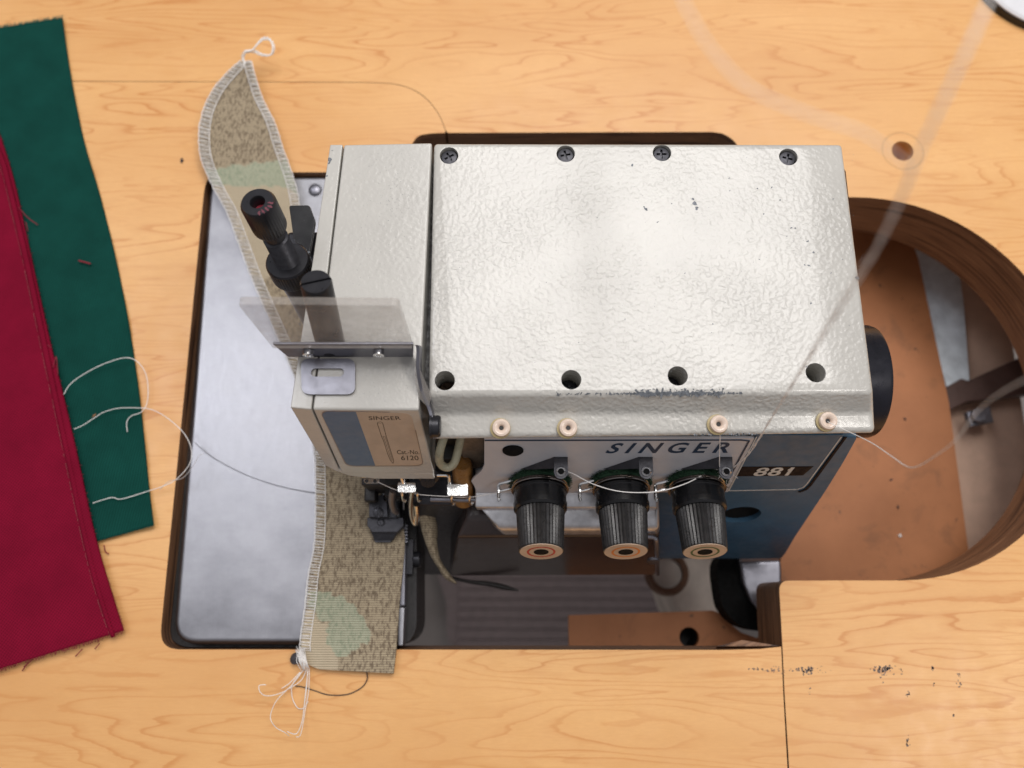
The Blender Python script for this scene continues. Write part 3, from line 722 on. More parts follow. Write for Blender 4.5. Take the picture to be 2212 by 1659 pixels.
# ---- tension units (one built, then copied with its parts)
a_t = PN
def tension(px, py, ring_mat, twist):
    O = pan(px, py, 0); M = frame(O, a_t, (1, 0, 0)) @ Matrix.Rotation(0, 4, 'Z')
    I = Matrix.Identity(4)
    k = MB()
    k.lathe([(1.10, .55), (1.25, .60), (1.25, .70), (1.21, .74), (1.20, 1.22), (1.235, 1.25), (1.225, 1.52), (1.14, 1.62), (1.0, 1.64)], I, 72)
    kn = MB().lathe([(1.02, 1.6), (1.11, 1.64), (1.11, 1.72), (1.0, 3.42), (.985, 3.50), (.6, 3.5)], I, 80, knurl=(1, 3, .06))
    D = obj('tension_dial', k, M_blkgloss, mc, M=M)
    obj('fluted_knob', kn, M_flute, D, M=M)
    obj('end_disc', MB().lathe([(.95, 3.49), (.95, 3.53), (.70, 3.531)], I, 48), M_cream, D, M=M)
    cf = MB().lathe([(.94, 3.531), (.28, 3.532)], I, 48, cap=False)
    D2 = obj('dial_face', cf, M_cream, D, M=M)
    obj('colour_ring', MB().lathe([(.64, 3.537), (.54, 3.5375)], I, 48, cap=False), ring_mat, D, M=M)
    obj('spindle', MB().lathe([(.33, 3.50), (.33, 3.55), (.20, 3.556), (.02, 3.557)], I, 32), M_mattblk, D, M=M)
    fw = MB().lathe([(1.28, .0), (1.33, .06), (1.33, .24), (1.27, .3), (.5, .3)], I, 48)
    for _ in range(420):
        a = random.uniform(-.3, math.pi+.3); r0 = 1.3; p = Vector((r0*math.cos(a), r0*math.sin(a), random.uniform(.02, .3)))
        d = Vector((math.cos(a+random.uniform(-.9, .9)), math.sin(a+random.uniform(-.9, .9)), random.uniform(-.3, .5)))*random.uniform(.05, .24)
        fw.tube([p, p+d*.6+Vector((random.uniform(-.04, .04), 0, random.uniform(-.03, .03))), p+d], .012, 3)
    obj('felt_washer', fw, M_felt, D, M=M, ang=None)
    dsk = MB().lathe([(.8, .3), (1.24, .31), (1.30, .36), (1.24, .40), (1.1, .43), (1.24, .47), (1.34, .50), (1.34, .55), (1.1, .57)], I, 64)
    obj('tension_discs', dsk, M_discs, D, M=M)
    # bent tab with eyelet on top and wire hook at the left
    tb_ = MB(); U = Vector((0, -.28, .96)).normalized()
    sh = [Vector((.55, 2.35, .02)), Vector((1.17, 2.35, .02))] + [Vector((.86+.31*math.cos(t), 2.35-.29*(.62+.31*math.sin(t)), .02+(.62+.31*math.sin(t)))) for t in [math.pi*k/10 for k in range(11)]]
    tb_.prism(sh, (0, -.08, -.02))
    tb_.prism([Vector((.55, 2.36, .01)), Vector((.55, 2.1, .45)), Vector((-.7, 1.15, .06)), Vector((-.9, 1.15, .01))], (.05, .05, .02))
    tb_.prism([Vector((.55, 2.36, .01)), Vector((1.17, 2.36, .01)), Vector((1.17, 1.0, .01)), Vector((.2, 1.0, .01))], (0, 0, .06))
    obj('thread_guide', tb_, M_blkmetal, D, M=M, bevel=.02)
    EM = frame(Vector((.86, 2.35-.29*.62+.02, .64)), Vector((0, .96, .28)))
    el = MB().lathe([(.20, -.10), (.22, .03), (.17, .08), (.11, .04), (.10, -.10)], EM, 24, cap=False); el.lathe([(.125, .065), (.01, .066)], EM, 16, m=1, cap=False)  # second disc is black so the eyelet's hole looks dark
    obj('guide_eyelet', el, [M_chrome, M_mattblk], D, M=M)
    hk = MB().tube(smooth([Vector((-.9, .35, .1)), Vector((-1.55, .25, .25)), Vector((-1.9, .1, .3)), Vector((-1.92, -.1, .55)), Vector((-1.92, -.15, .9)), Vector((-1.86, -.2, .98))], 5), .078, 8)
    hk.tube(smooth([Vector((-.9, -.15, .25)), Vector((-1.5, -.1, .45)), Vector((-1.88, -.1, .55))], 4), .07, 8)
    obj('wire_hook', hk, M_chrome, D, M=M)
    return D
tension(1166, 1036, M_red, 0); tension(1340, 1036, M_org, 0); tension(1503, 1036, M_grn, 0)

# ---- left of the panel: dark recess, amber post, clear tube
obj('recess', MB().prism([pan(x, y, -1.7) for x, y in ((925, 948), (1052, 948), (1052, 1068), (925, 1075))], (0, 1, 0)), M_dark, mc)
obj('inner_casting', MB().prism([pan(x, y, -1.0) for x, y in ((990, 945), (1048, 945), (1048, 1000), (1035, 1014), (1003, 1014))], (0, .6, 0)), M_cream2, mc, bevel=.1)
pc = pan(999, 1000, -.7); pb = pan(1001, 1058, -.35)
obj('amber_post', MB().lathe([(.50, -.9), (.50, (pc-pb).length-.25), (.4, (pc-pb).length)], frame(pb, pc-pb), 32), M_gold, mc)
tpts = smooth([pan(962, 935, -.5), pan(950, 975, .1), pan(951, 1000, .25), pan(966, 1010, .3), pan(981, 1000, .15), pan(990, 970, -.3), pan(997, 935, -.7)], 6)
obj('clear_tube', MB().tube(tpts, .19, 14), M_tube, mc)

# ---- looper side castings
def profile_x(name, prof, mat, bevel=.12):
    r = []
    for (xl, yl), (xr, yr), z in prof: r.append((at(xl, yl, z), at(xr, yr, z)))
    A = [p[0] for p in r]; B = [p[1] for p in r]
    A2 = A + [Vector((A[-1].x, A[-1].y+5, A[-1].z)), Vector((A[0].x, A[0].y+3, A[0].z))]
    B2 = B + [Vector((B[-1].x, B[-1].y+5, B[-1].z)), Vector((B[0].x, B[0].y+3, B[0].z))]
    return obj(name, MB().loft([A2, B2]), mat, mc, bevel=bevel, seg=3)
profile_x('looper_cover_rail', [((1026, 1064), (1420, 1064), 5.0), ((1026, 1096), (1420, 1096), 4.75), ((1030, 1102), (1420, 1102), 4.3)], M_cast, .08)
profile_x('looper_cover_shoulder', [((1034, 1102), (1425, 1101), 4.25), ((1075, 1143), (1425, 1143), 3.8), ((1082, 1158), (1425, 1158), 2.9)], M_cast, .25)
profile_x('looper_cover', [((1010, 1120), (1425, 1120), 3.2), ((985, 1160), (1425, 1158), 2.6), ((972, 1232), (1420, 1232), -2.5), ((972, 1246), (1418, 1243), -3.6)], simple('dark brown smoked cover', (.040, .028, .026), .22, 0, .15, .6), .2)
profile_x('looper_side_plate', [((880, 1078), (1040, 1078), 3.6), ((880, 1092), (1040, 1092), 3.4), ((900, 1130), (1040, 1130), -1.0), ((905, 1242), (1010, 1242), -9)], M_blkmetal, .1)
obj('needle_bar_rail', MB().tube([at(930, 1078, 4.6), at(1040, 1080, 4.6)], .14, 12), M_steel, mc)
lp = MB().tube(smooth([at(1395, 1160, 3.2), at(1412, 1161, 3.2), at(1418, 1170, 3.0), at(1419, 1200, 1.4), at(1421, 1240, -.8)], 5), .11, 10)
lp.lathe([(.32, 0), (.32, .15)], frame(at(1411, 1208, 1.0), (0, -1, .3)), 24)
obj('cover_latch', lp, M_steel, mc)

# ---- base bracket and a black shape added to fill the dark gap at right
bp = [(1598, 1212), (1688, 1210), (1690, 1240), (1690, 1330), (1650, 1335), (1622, 1300), (1606, 1262)]
obj('base_bracket', MB().prism([at(x, y, -6.2) for x, y in bp], (0, .3, -.9)), M_steel, mc, bevel=.2, seg=3)
rp = smooth([at(x, y, -6.9) for x, y in ((1555, 1205), (1556, 1290), (1570, 1325), (1600, 1352), (1645, 1362), (1665, 1330), (1640, 1250), (1640, 1205))], 4, True)
obj('dark_gap_filler', MB().prism(rp, (0, 0, -2.0)), M_mattblk, mc)

# ---- cloth plate and presser foot
plp = rquad([at(x, y, -.35) for x, y in ((453, 378), (712, 378), (850, 378), (873, 1392), (371, 1392))], 1.3, 7)
obj('cloth_plate', MB().prism(plp, (0, 0, -.9)), M_plate, mc, bevel=.32, seg=5)
bcp = rquad([at(x, y, -1.3) for x, y in ((447, 372), (900, 372), (900, 1398), (358, 1398))], 1.4, 6)
obj('bed_casting_blocker', MB().prism(bcp, (0, 0, -4.5)), M_dark, mc)  # cast body under the plate, added dark to block light in the gap
obj('plate_dowel', MB().lathe([(.40, 0), (.36, .14), (.24, .22), (.05, .24)], Matrix.Translation(at(681, 411, -.35)), 32), M_steel, mc)
obj('throat_plate', MB().prism([at(x, y, -.12) for x, y in ((862, 1175), (876, 1175), (874, 1308), (862, 1308))], (0, 0, -.7)), M_steel, mc, bevel=.04)
obj('plate_edge_block', MB().prism([at(x, y, -.05) for x, y in ((858, 1311), (875, 1311), (871, 1396), (858, 1396))], (0, 0, -.9)), M_plate, mc, bevel=.08)
kf = MB()
for i in range(6): kf.box(at(873, 1135+i*7, -.1) - Vector((0, 0, .1)), (.35, .09, .3))
obj('feed_dog', kf, M_steel, mc)
obj('lower_knife_clamp', MB().box(at(888, 1205, -2.0), (.5, 1.9, 2.4)).lathe([(.42, 0), (.42, .4), (.3, .45)], frame(at(893, 1208, -1.2), (1, 0, .1)), 24), M_blk, mc, bevel=.05)
# presser foot: sloping toe plate, heel block, screws
pf = MB()
z1 = .75
ft = [at(x, y, 1.0) for x, y in ((793, 1118), (871, 1118), (872, 1136), (858, 1150), (804, 1150), (793, 1136))]
pf.prism(ft, (0, 0, -.75))
t_ = [at(x, y, z) for x, y, z in ((796, 1137, .98), (868, 1137, .98), (846, 1170, .42), (810, 1170, .42))]
pf.prism(t_, (0, 0, -.25))
PF = obj('presser_foot', pf, M_blkmetal, mc, bevel=.04)
obj('toe', MB().prism([at(x, y, .45) for x, y in ((806, 1163), (846, 1163), (844, 1172), (810, 1172))], (0, 0, -.2)), M_blkmetal, PF, bevel=.03)
obj('shank_plate', MB().prism([at(x, y, 1.5) for x, y in ((797, 1080), (808, 1078), (808, 1070), (828, 1068), (830, 1082), (836, 1084), (838, 1117), (797, 1117))], (0, 0, -.5)), M_blkmetal, PF, bevel=.03)
obj('shank_back', MB().prism([at(x, y, 1.2) for x, y in ((800, 1090), (850, 1090), (858, 1119), (798, 1119))], (0, 0, -.5)), M_blk, PF, bevel=.03)
for (x, y, z, r) in ((817, 1107, 1.5, .27), (823, 1129, 1.0, .19)):
    M = Matrix.Translation(at(x, y, z)); obj('foot_screw', MB().lathe([(r, 0), (r, .08), (r*.7, .12), (.02, .12)], M, 28), M_blkmetal, PF, cuts=[MB().box((0, 0, .12), (.07, r*3, .12), M @ Matrix.Rotation(.1, 4, 'Z'))])
# needle clamp zone
nz = MB().box(at(830, 1055, 4.0)+Vector((0, .9, -1.3)), (2.2, 1.6, 3.2)); nz.box(at(875, 1085, 2.6)+Vector((0, 1.0, -.8)), (2.1, 1.5, 2.2))
nz.box(at(800, 1080, 2.2)+Vector((0, .4, -.4)), (.6, 1.0, 1.2)); nz.box(at(940, 1050, 4.8)+Vector((0, 1.6, 0)), (3.2, 1.0, 2.4))
obj('needle_clamp', nz, M_dark, mc, bevel=.1)
ne = MB().prism(rquad([at(x, y, 5.2) for x, y in ((784, 1034), (820, 1033), (820, 1044), (788, 1045))], .12), (0, 0, -.15))
obj('needle_thread_eye', ne, M_chrome, mc, cuts=[MB().lathe([(.09, -1), (.09, 1)], Matrix.Translation(at(792, 1039, 5.2)), 16), MB().lathe([(.09, -1), (.09, 1)], Matrix.Translation(at(810, 1039, 5.2)), 16)])
ur = MB().tube(smooth([at(782, 1028, 6.6), at(820, 1026, 6.6), at(850, 1027, 6.6), at(866, 1030, 6.4), at(871, 1042, 6.0)], 4), .10, 8)
obj('upper_guide_wire', ur, M_chrome, mc)
def gblock(x0, x1, y0, y1, z, name='thread_guide_block'):
    q = MB().prism(rquad([at(x, y, z) for x, y in ((x0, y0), (x1, y0), (x1, y1), (x0, y1))], .08, 3), (0, 0, -.45))
    D = obj(name, q, M_chromeh, mc, bevel=.07, seg=3)
    for xx in (x0+9, x1+3):
        p = at(xx, y1-1, z-.3); obj('guide_prong', MB().tube(smooth([p, p+Vector((0, -.12, -.15)), p+Vector((0, -.32, -.6)), p+Vector((.05, -.36, -.85)), p+Vector((.12, -.3, -.6))], 4), .06, 8), M_chrome, D)
    return D
gblock(859, 898, 1042, 1064, 5.8); gblock(966, 1011, 1045, 1071, 5.8)
for px, z in ((870, 5.9), (970, 6.0)):
    w2 = MB().tube(smooth([at(px-26, 1026, 6.4), at(px-8, 1026, 6.4), at(px, 1030, 6.2), at(px+1, 1044, 5.8)], 4), .085, 8)
    obj('bracket_wire', w2, M_chrome, mc)
obj('clamp_screw', MB().lathe([(.52, 0), (.52, .1), (.34, .14), (.34, .5), (.1, .5)], frame(at(926, 1026, 6.3), (0, -.8, .6)), 28), M_blk, mc, bevel=.02)
ul = MB(); pts = smooth([at(891, 1060, 5.6), at(888, 1090, 4.3), at(890, 1115, 3.2), at(897, 1131, 2.6), at(901, 1120, 3.1), at(899, 1090, 4.2)], 6)
ul.tube(pts, .13, 10); obj('upper_looper', ul, M_chrome, mc)
obj('lower_arm', MB().tube(smooth([at(848, 1060, 4.6), at(846, 1080, 3.8), at(850, 1100, 3.0), at(856, 1106, 2.6)], 5), .16, 10), M_steel, mc)
obj('needle', MB().tube([at(869, 1030, 6.5), at(872, 1100, 2.2)], .05, 8), M_chrome, mc)

# ================================================================== CLOTHS
def in_poly(x, y, P):
    c = False
    for i in range(len(P)):
        (x1, y1), (x2, y2) = P[i-1], P[i]
        if (y1 > y) != (y2 > y) and x < (x2-x1)*(y-y1)/(y2-y1)+x1: c = not c
    return c
def ribbon(left, right, zf, n, m, dye=None, thick=.12, wav=.05):
    """left/right: px polylines; zf(t,u): height. returns MB, grid of points"""
    A = resample(smooth([Vector((*p, 0)) for p in left], 8), n); B = resample(smooth([Vector((*p, 0)) for p in right], 8), n)
    mb = MB(); cols = []; G = []
    for i in range(n):
        row = []
        for j in range(m):
            u = j/(m-1); t = i/(n-1); q = A[i].lerp(B[i], u)
            z = zf(t, u) + wav*noise.noise(Vector((q.x*.012, q.y*.012, 3.1)))
            row.append(at(q.x, q.y, z))
            cols.append(dye(q.x, q.y) if dye else (0, 0, 0))
        G.append(row)
    vs = [p for r in G for p in r]; N = n*m
    vs2 = [p - Vector((0, 0, thick)) for p in vs]
    fs = [[i*m+j, i*m+j+1, (i+1)*m+j+1, (i+1)*m+j] for i in range(n-1) for j in range(m-1)]
    fb = [[N+k for k in f[::-1]] for f in fs]
    ed = []
    per = [(0, j) for j in range(m)] + [(i, m-1) for i in range(1, n)] + [(n-1, j) for j in range(m-2, -1, -1)] + [(i, 0) for i in range(n-2, 0, -1)]
    idx = [i*m+j for i, j in per]
    for a, b in zip(idx, idx[1:]+idx[:1]): ed.append([a, b, N+b, N+a])
    mb.add(vs+vs2, fs+fb+ed); mb.c = (cols+cols) if dye else None
    return mb, G

greenP = [(655, 1278), (705, 1280), (742, 1288), (765, 1312), (790, 1340), (803, 1372), (792, 1392), (765, 1400), (748, 1418), (725, 1418), (712, 1390), (705, 1352), (680, 1320)]
tanP = [(600, 1318), (672, 1318), (706, 1358), (716, 1395), (735, 1425), (728, 1480), (600, 1480)]
def dye(x, y):
    jx = 14*noise.noise(Vector((x*.05, y*.05, 0))) + 5*noise.noise(Vector((x*.2, y*.2, 4))); jy = 9*noise.noise(Vector((x*.05, y*.05, 9)))
    x2, y2 = x+jx, y+jy
    if y < 900:
        e = 354 + (530-x)*.12 + jy; e2 = 402 + jy*.8 + max(0, x-600)*.35; e3 = 600 + jy*2
        br = 1.0 if y < e else (0.0 if y < e3 else .9); gr = 1.0 if e <= y < e2 else 0.0
        return (br, gr, 0)
    if in_poly(x2, y2, greenP): return (.12, 1, 0)
    if in_poly(x2, y2, tanP): return (0.05, 0, 0)
    return (1, 0, 0)
upL = [(520, 132), (490, 160), (458, 200), (437, 250), (431, 300), (438, 350), (462, 405), (490, 455), (515, 520), (545, 600), (580, 680), (628, 790), (650, 850), (672, 930), (682, 990)]
upR = [(541, 132), (552, 170), (567, 215), (592, 265), (610, 320), (628, 370), (642, 420), (655, 500), (668, 560), (690, 640), (705, 700), (735, 790), (755, 850), (770, 930), (788, 990)]
def z_up(t, u):
    lift = .55*math.exp(-((t-.22)/.14)**2) * (1-u)**1.5 + .35*math.exp(-((t-.16)/.2)**2)
    return .25 + lift + (.5*math.exp(-((t)/.06)**2))
CB = thing('camouflage_webbing', 'camouflage webbing strip with white overlocked edges lying under the presser foot', 'fabric strip', at(620, 600, 0))
mb1, G1 = ribbon(upL, upR, z_up, 230, 44, dye)
mb2, G2 = ribbon([(682, 975), (683, 1040), (683, 1120), (680, 1180), (668, 1240), (662, 1300), (652, 1370), (650, 1405), (661, 1432), (690, 1446)],
                 [(786, 975), (805, 1040), (862, 1120), (874, 1160), (871, 1220), (866, 1270), (861, 1330), (857, 1390), (853, 1430), (850, 1455)],
                 lambda t, u: .22 + .25*max(0, t-.8)/.2 + .12*math.sin(u*3.1)*max(0, t-.6), 170, 60, dye)
obj('webbing_back', mb1, M_camo, CB, ang=None); obj('webbing_front', mb2, M_camo, CB, ang=None)
def stitching(G, side, name, wcm, step, i0=0, i1=None, outer=.05):
    """overlock loops along one edge of a ribbon"""
    E = [r[0] if side < 0 else r[-1] for r in G][i0:i1]; I_ = []
    for r in G[i0:i1]:
        e = r[0] if side < 0 else r[-1]; f = r[-1] if side < 0 else r[0]; d = (f-e); I_.append(e + d.normalized()*min(wcm, d.length*.48))
    L_ = sum((b-a).length for a, b in zip(E, E[1:])); n = int(L_/step)
    Ee = resample(E, 2*n+2); Ii = resample(I_, 2*n+2); mb = MB(); up = Vector((0, 0, .05))
    lay_e = []; lay_i = []
    for k in range(n):
        out = (Ee[2*k]-Ii[2*k]).normalized()*outer
        a = Ee[2*k]+out; b = Ii[2*k+1]; j1 = random.uniform(-.02, .02); j2 = Vector((random.uniform(-.03, .03), random.uniform(-.035, .035), 0))
        mid = a.lerp(b, .5)+up*1.35
        mb.tube([a-up*1.2, a+up*.6, mid+j2, b+up+j2, b+up*.2], .018+j1*.2, 5)
        a2 = Ee[2*k+1]+out
        if k % 2 == 0: mb.tube([b+up*.6, a2.lerp(b, .5)+up*1.1, a2+up*.4, a2-up], .015, 4)
        lay_e.append(a+up*.55+j2); lay_i.append(b+up*.9+Vector((.012*(-1)**k, .012*(-1)**k, .01)))
    mb.tube(lay_e, .021, 5); mb.tube(lay_i, .021, 5)
    return obj(name, mb, M_thread, CB, ang=None)
stitching(G1, -1, 'overlock_stitching', .58, .145)
stitching(G1, 1, 'overlock_stitching', .46, .150, 0, 170)
stitching(G2, -1, 'overlock_stitching', .50, .150, 0, 152)
# chain tail at the far tip
def P(l): return [at(*q) for q in l]
tail = smooth(P([(530, 138, .9), (524, 125, 1.1), (530, 112, 1.3), (545, 108, 1.4), (556, 95, 1.6), (570, 83, 1.8), (584, 86, 1.8), (591, 102, 1.7), (586, 118, 1.5), (568, 119, 1.3), (548, 111, 1.3), (530, 112, 1.2)]), 8)
tm = MB()
for ph in (0, 2.1, 4.2):
    pts = [p + Vector((.06*math.cos(i*.55+ph), .06*math.sin(i*.55+ph), .05*math.sin(i*.4+ph))) for i, p in enumerate(tail)]
    tm.tube(pts, .035, 5)
obj('thread_tail', tm, M_thread, CB, ang=None)
# gathered threads at the front corner
tg = MB()
for k in range(26):
    a = at(644+random.uniform(-6, 14), 1404+random.uniform(-8, 6), .5); b = at(658+random.uniform(-8, 12), 1445+random.uniform(-6, 6), .45+random.uniform(0, .2))
    mid = a.lerp(b, .5)+Vector((random.uniform(-.12, .12), 0, .2)); tg.tube([a, mid, b], .018, 4)
obj('gathered_threads', tg, M_thread, CB, ang=None)
obj('dark_tuft', MB().lathe([(.05, 0), (.26, .1), (.30, .25), (.1, .42)], frame(at(643, 1424, .15), (-.3, .2, 1)), 12), M_lint, CB)
tt = MB()
for l in ([(662, 1446, .4), (650, 1470, .3), (620, 1490, .3), (598, 1500, .5), (575, 1503, .8), (562, 1495, 1.0), (560, 1481, 1.0), (575, 1479, .9)],
          [(655, 1448, .4), (630, 1480, .3), (600, 1510, .6), (587, 1535, 1.2), (585, 1555, 1.6), (597, 1572, 1.3), (615, 1582, 1.0), (625, 1590, .6)],
          [(664, 1446, .4), (663, 1480, .3), (658, 1520, .4), (652, 1560, 1.2), (640, 1585, 1.8), (620, 1580, 1.5)],
          [(668, 1446, .4), (667, 1490, .3), (660, 1530, .4), (650, 1585, 1.5), (640, 1592, 1.8)],
          [(650, 1452, .4), (632, 1478, .2), (631, 1505, .1), (642, 1528, .1), (655, 1530, .1), (666, 1515, .2)],
          [(648, 1452, .4), (625, 1476, .3), (608, 1487, .3)], [(665, 1450, .4), (655, 1545, .6)]):
    tt.tube(smooth(P(l), 8), .020, 5)
obj('thread_ends', tt, M_thread, CB, ang=None)

# green and red cloth
gL = [(-120, 60), (-118, 300), (-110, 700), (-60, 1000), (40, 1130), (150, 1172)]; gR = [(134, 38), (152, 160), (180, 300), (215, 420), (250, 560), (278, 700), (300, 850), (312, 960), (322, 1060), (331, 1135)]
gm_, GG = ribbon([(0, 72), (0, 300), (20, 600), (80, 880), (160, 1080), (215, 1174)], gR, lambda t, u: .16+.05*math.sin(u*3+t*4), 120, 40, None, .1, .04)
gm2, GG2 = ribbon([(-220, 95), (-220, 400), (-200, 800), (-140, 1100), (0, 1180), (100, 1200)], gR, lambda t, u: .20+.07*math.sin(u*3+t*4)+.10*max(0, t-.9)/.1, 140, 60, None, .1, .12)
GC = obj('green_cloth', gm2, M_grnc, ang=None); tag(GC, 'dark green twill cloth strip lying partly under the red one', 'cloth')
fz = MB()
def fringe(mb, edge, out, ln, n, r=.012, z=0.03):
    for _ in range(n):
        k = random.uniform(0, len(edge)-1.001); i = int(k); p = edge[i].lerp(edge[i+1], k-i)
        d = (out + Vector((random.uniform(-.8, .8), random.uniform(-.6, .6), random.uniform(-.1, .25)))).normalized()*ln*random.uniform(.25, 1)
        s_ = d.orthogonal().normalized()*ln*.25*random.uniform(-1, 1); s_.z *= .2
        mb.tube([p-d*.2+Vector((0, 0, -.02)), p+d*.5+s_, p+d], r, 4)
fringe(fz, GG2[0], Vector((0, 1, 0)), .22, 520, .010); fringe(fz, [r[-1] for r in GG2], Vector((1, 0, 0)), .09, 260, .007); fringe(fz, GG2[-1], Vector((0, -1, 0)), .09, 120, .007)
obj('frayed_edge', fz, simple('green fibre', (.03, .11, .075), .9), GC, ang=None)
rm, RG = ribbon([(-260, 350), (-260, 800), (-260, 1200), (-240, 1480), (-180, 1500)], [(-14, 262), (2, 300), (32, 400), (72, 580), (108, 740), (140, 870), (170, 1000), (196, 1120), (222, 1220), (266, 1362)],
                lambda t, u: .44+.05*math.sin(u*4+t*5), 160, 60, None, .12, .10)
RC = obj('red_cloth', rm, M_redc, ang=None); tag(RC, 'crimson woven cloth with folded hem on top of the green strip', 'cloth')
rf = MB(); fringe(rf, [r[-1] for r in RG], Vector((1, .1, 0)), .16, 130, .010); fringe(rf, RG[-1], Vector((.2, -1, 0)), .22, 200, .012)
for (x, y, dx, dy) in ((72, 600, 0, 0), (115, 770, 0, 0)): pass
for l in ([(40, 448, .5), (60, 470, .5), (82, 486, .35)], [(56, 480, .5), (60, 500, .35)], [(115, 795, .5), (121, 770, .55), (125, 812, .45)], [(103, 745, .5), (112, 752, .5)], [(225, 1178, .4), (228, 1192, .2), (235, 1197, .15)],
          [(215, 1390, .3), (205, 1402, .2)], [(178, 1402, .3), (163, 1418, .15)], [(60, 1432, .3), (48, 1449, .1)], [(30, 1440, .3), (34, 1436, .1)], [(70, 1425, .3), (52, 1440, .1)]):
    rf.tube(smooth(P(l), 4), .028, 5)
obj('frayed_edge', rf, simple('red fibre', (.22, .012, .03), .9), RC, ang=None)
# folded hem: a raised ridge with a pale fold line
hem, _h = ribbon([(-60, 240), (-10, 330), (12, 400), (50, 560), (88, 740), (120, 890), (152, 1040), (180, 1170), (205, 1270), (240, 1378)],
                 [(-50, 236), (3, 330), (24, 400), (62, 560), (100, 740), (131, 890), (162, 1040), (190, 1170), (215, 1270), (248, 1375)], lambda t, u: .515+.03*math.sin(u*3.1), 120, 5, None, .10, .10)
obj('folded_hem', hem, M_redc, RC, ang=None)
hl = MB()
hp = smooth([at(x, y, .56) for x, y in ((-5, 345), (10, 395), (48, 560), (86, 740), (118, 890), (150, 1040), (178, 1170), (203, 1270), (236, 1372))], 22)
for a, b in zip(hp, hp[1:]):
    if random.random() < .85: hl.tube([a, b], random.uniform(.004, .012), 4)
obj('fold_line', hl, simple('pale worn fold', (.30, .09, .09), .9), RC, ang=None)

# ================================================================== LOOSE THREADS, LINT
GRP = {'needle_thread': 'sewing threads around the tension knobs', 'cone_thread': 'threads running up to the cones', 'loose_thread': 'loose white threads left of the machine'}
def thread(name, l, r, mat, label, cat='thread', group=None, twist=0, n=10):
    group = GRP.get(name)
    pts = smooth(P(l), n); mb = MB()
    if twist:
        for ph in (0, math.pi):
            mb.tube([p+Vector((twist*math.cos(i*.7+ph), twist*math.sin(i*.7+ph), 0)) for i, p in enumerate(pts)], r, 6)
    else: mb.tube(pts, r, 6)
    return tag(obj(name, mb, mat, ang=None), label, cat, group)
lw = .020
thread('loose_thread', [(138, 852, .55), (150, 832, .6), (175, 812, .5), (220, 788, .5), (268, 773, .6), (295, 780, .6), (314, 805, .4), (320, 840, .3), (317, 872, .3), (305, 890, .4), (283, 899, .4), (274, 912, .35), (275, 933, .3)], lw, M_thread, 'white thread curl arching across the green cloth, uppermost of three')
thread('loose_thread', [(160, 927, .55), (180, 918, .5), (205, 902, .45), (225, 890, .45), (255, 882, .5), (290, 881, .5), (325, 884, .6), (360, 902, .9), (395, 933, 1.2), (412, 965, 1.3), (412, 995, 1.2), (395, 1022, 1.0), (365, 1045, .7), (310, 1064, .45), (262, 1078, .4), (240, 1075, .4), (200, 1087, .5)], lw, M_thread, 'long white thread loop reaching from the red cloth over the plate edge')
thread('loose_thread', [(345, 1058, .5), (365, 1040, .7), (395, 1032, 1.2), (418, 1005, 1.8), (430, 985, 2.2), (440, 980, 2.3)], .018, M_thin, 'faint short thread end hovering by the left plate edge')
thread('grey_thread', [(420, 955, .2), (445, 978, -.1), (480, 1000, -.25), (530, 1025, -.3), (580, 1043, -.3), (630, 1056, -.3), (690, 1066, -.25)], .022, M_gthread, 'thin grey thread crossing the brushed metal plate')
thread('dark_thread', [(792, 1450, .1), (793, 1468, .1), (780, 1486, .05), (750, 1500, .05), (710, 1501, .05), (680, 1492, .05), (655, 1484, .1), (638, 1482, .1)], .028, M_dthread, 'curved dark brown thread on the wood below the webbing end')
thread('needle_thread', [(816, 1041, 5.3), (858, 1059, 5.5), (905, 1068, 5.3), (960, 1072, 5.3), (1015, 1074, 5.2), (1076, 1064, 5.4), (1120, 1064, 5.6)], .020, M_thread, 'tight white thread running through the chrome guide blocks')
thread('needle_thread', [(1208, 1014, 7.6), (1235, 1022, 7.7), (1280, 1045, 7.9), (1330, 1060, 8.0), (1380, 1064, 8.0), (1430, 1060, 8.0), (1480, 1045, 7.9), (1520, 1025, 7.7), (1548, 1010, 7.5), (1562, 1020, 7.3)], .025, M_thread, 'slack white thread sagging in front of the tension knobs')
thread('needle_thread', [(1551, 918, 11.9), (1555, 930, 12.0), (1555, 960, 11.0), (1554, 1000, 9.2), (1556, 1022, 7.6)], .020, M_thread, 'white thread dropping from the third ledge eyelet')
thread('needle_thread', [(1345, 1006, 7.4), (1400, 980, 8.0), (1480, 952, 9.4), (1540, 942, 10.5)], .010, M_thin, 'hair thin thread slanting over the large maker name')
thread('cone_thread', [(1560, 1030, 7.3), (1590, 1005, 9), (1622, 975, 12), (1668, 900, 18), (1725, 810, 23), (1800, 690, 28), (1880, 560, 31.5), (1945, 430, 33.6), (1985, 330, 34.5), (2050, 190, 35.3), (2110, 60, 35.8), (2160, -60, 36)], .016, M_thread, 'blurred white thread hanging close to the lens from top right to the third knob', twist=.02, n=14)
thread('cone_thread', [(1590, 1005, 9), (1640, 945, 14.0), (1700, 850, 20.5), (1785, 700, 27), (1870, 560, 31)], .010, M_thread, 'thinner blurred strand beside the long hanging thread', n=14)
thread('cone_thread', [(1440, -80, 35.5), (1490, 30, 35.5), (1540, 110, 35.4), (1620, 190, 35.3), (1740, 245, 35.2), (1870, 290, 35), (1965, 360, 34.4)], .015, M_thread, 'blurred pale thread arching over the table behind the machine', n=14)
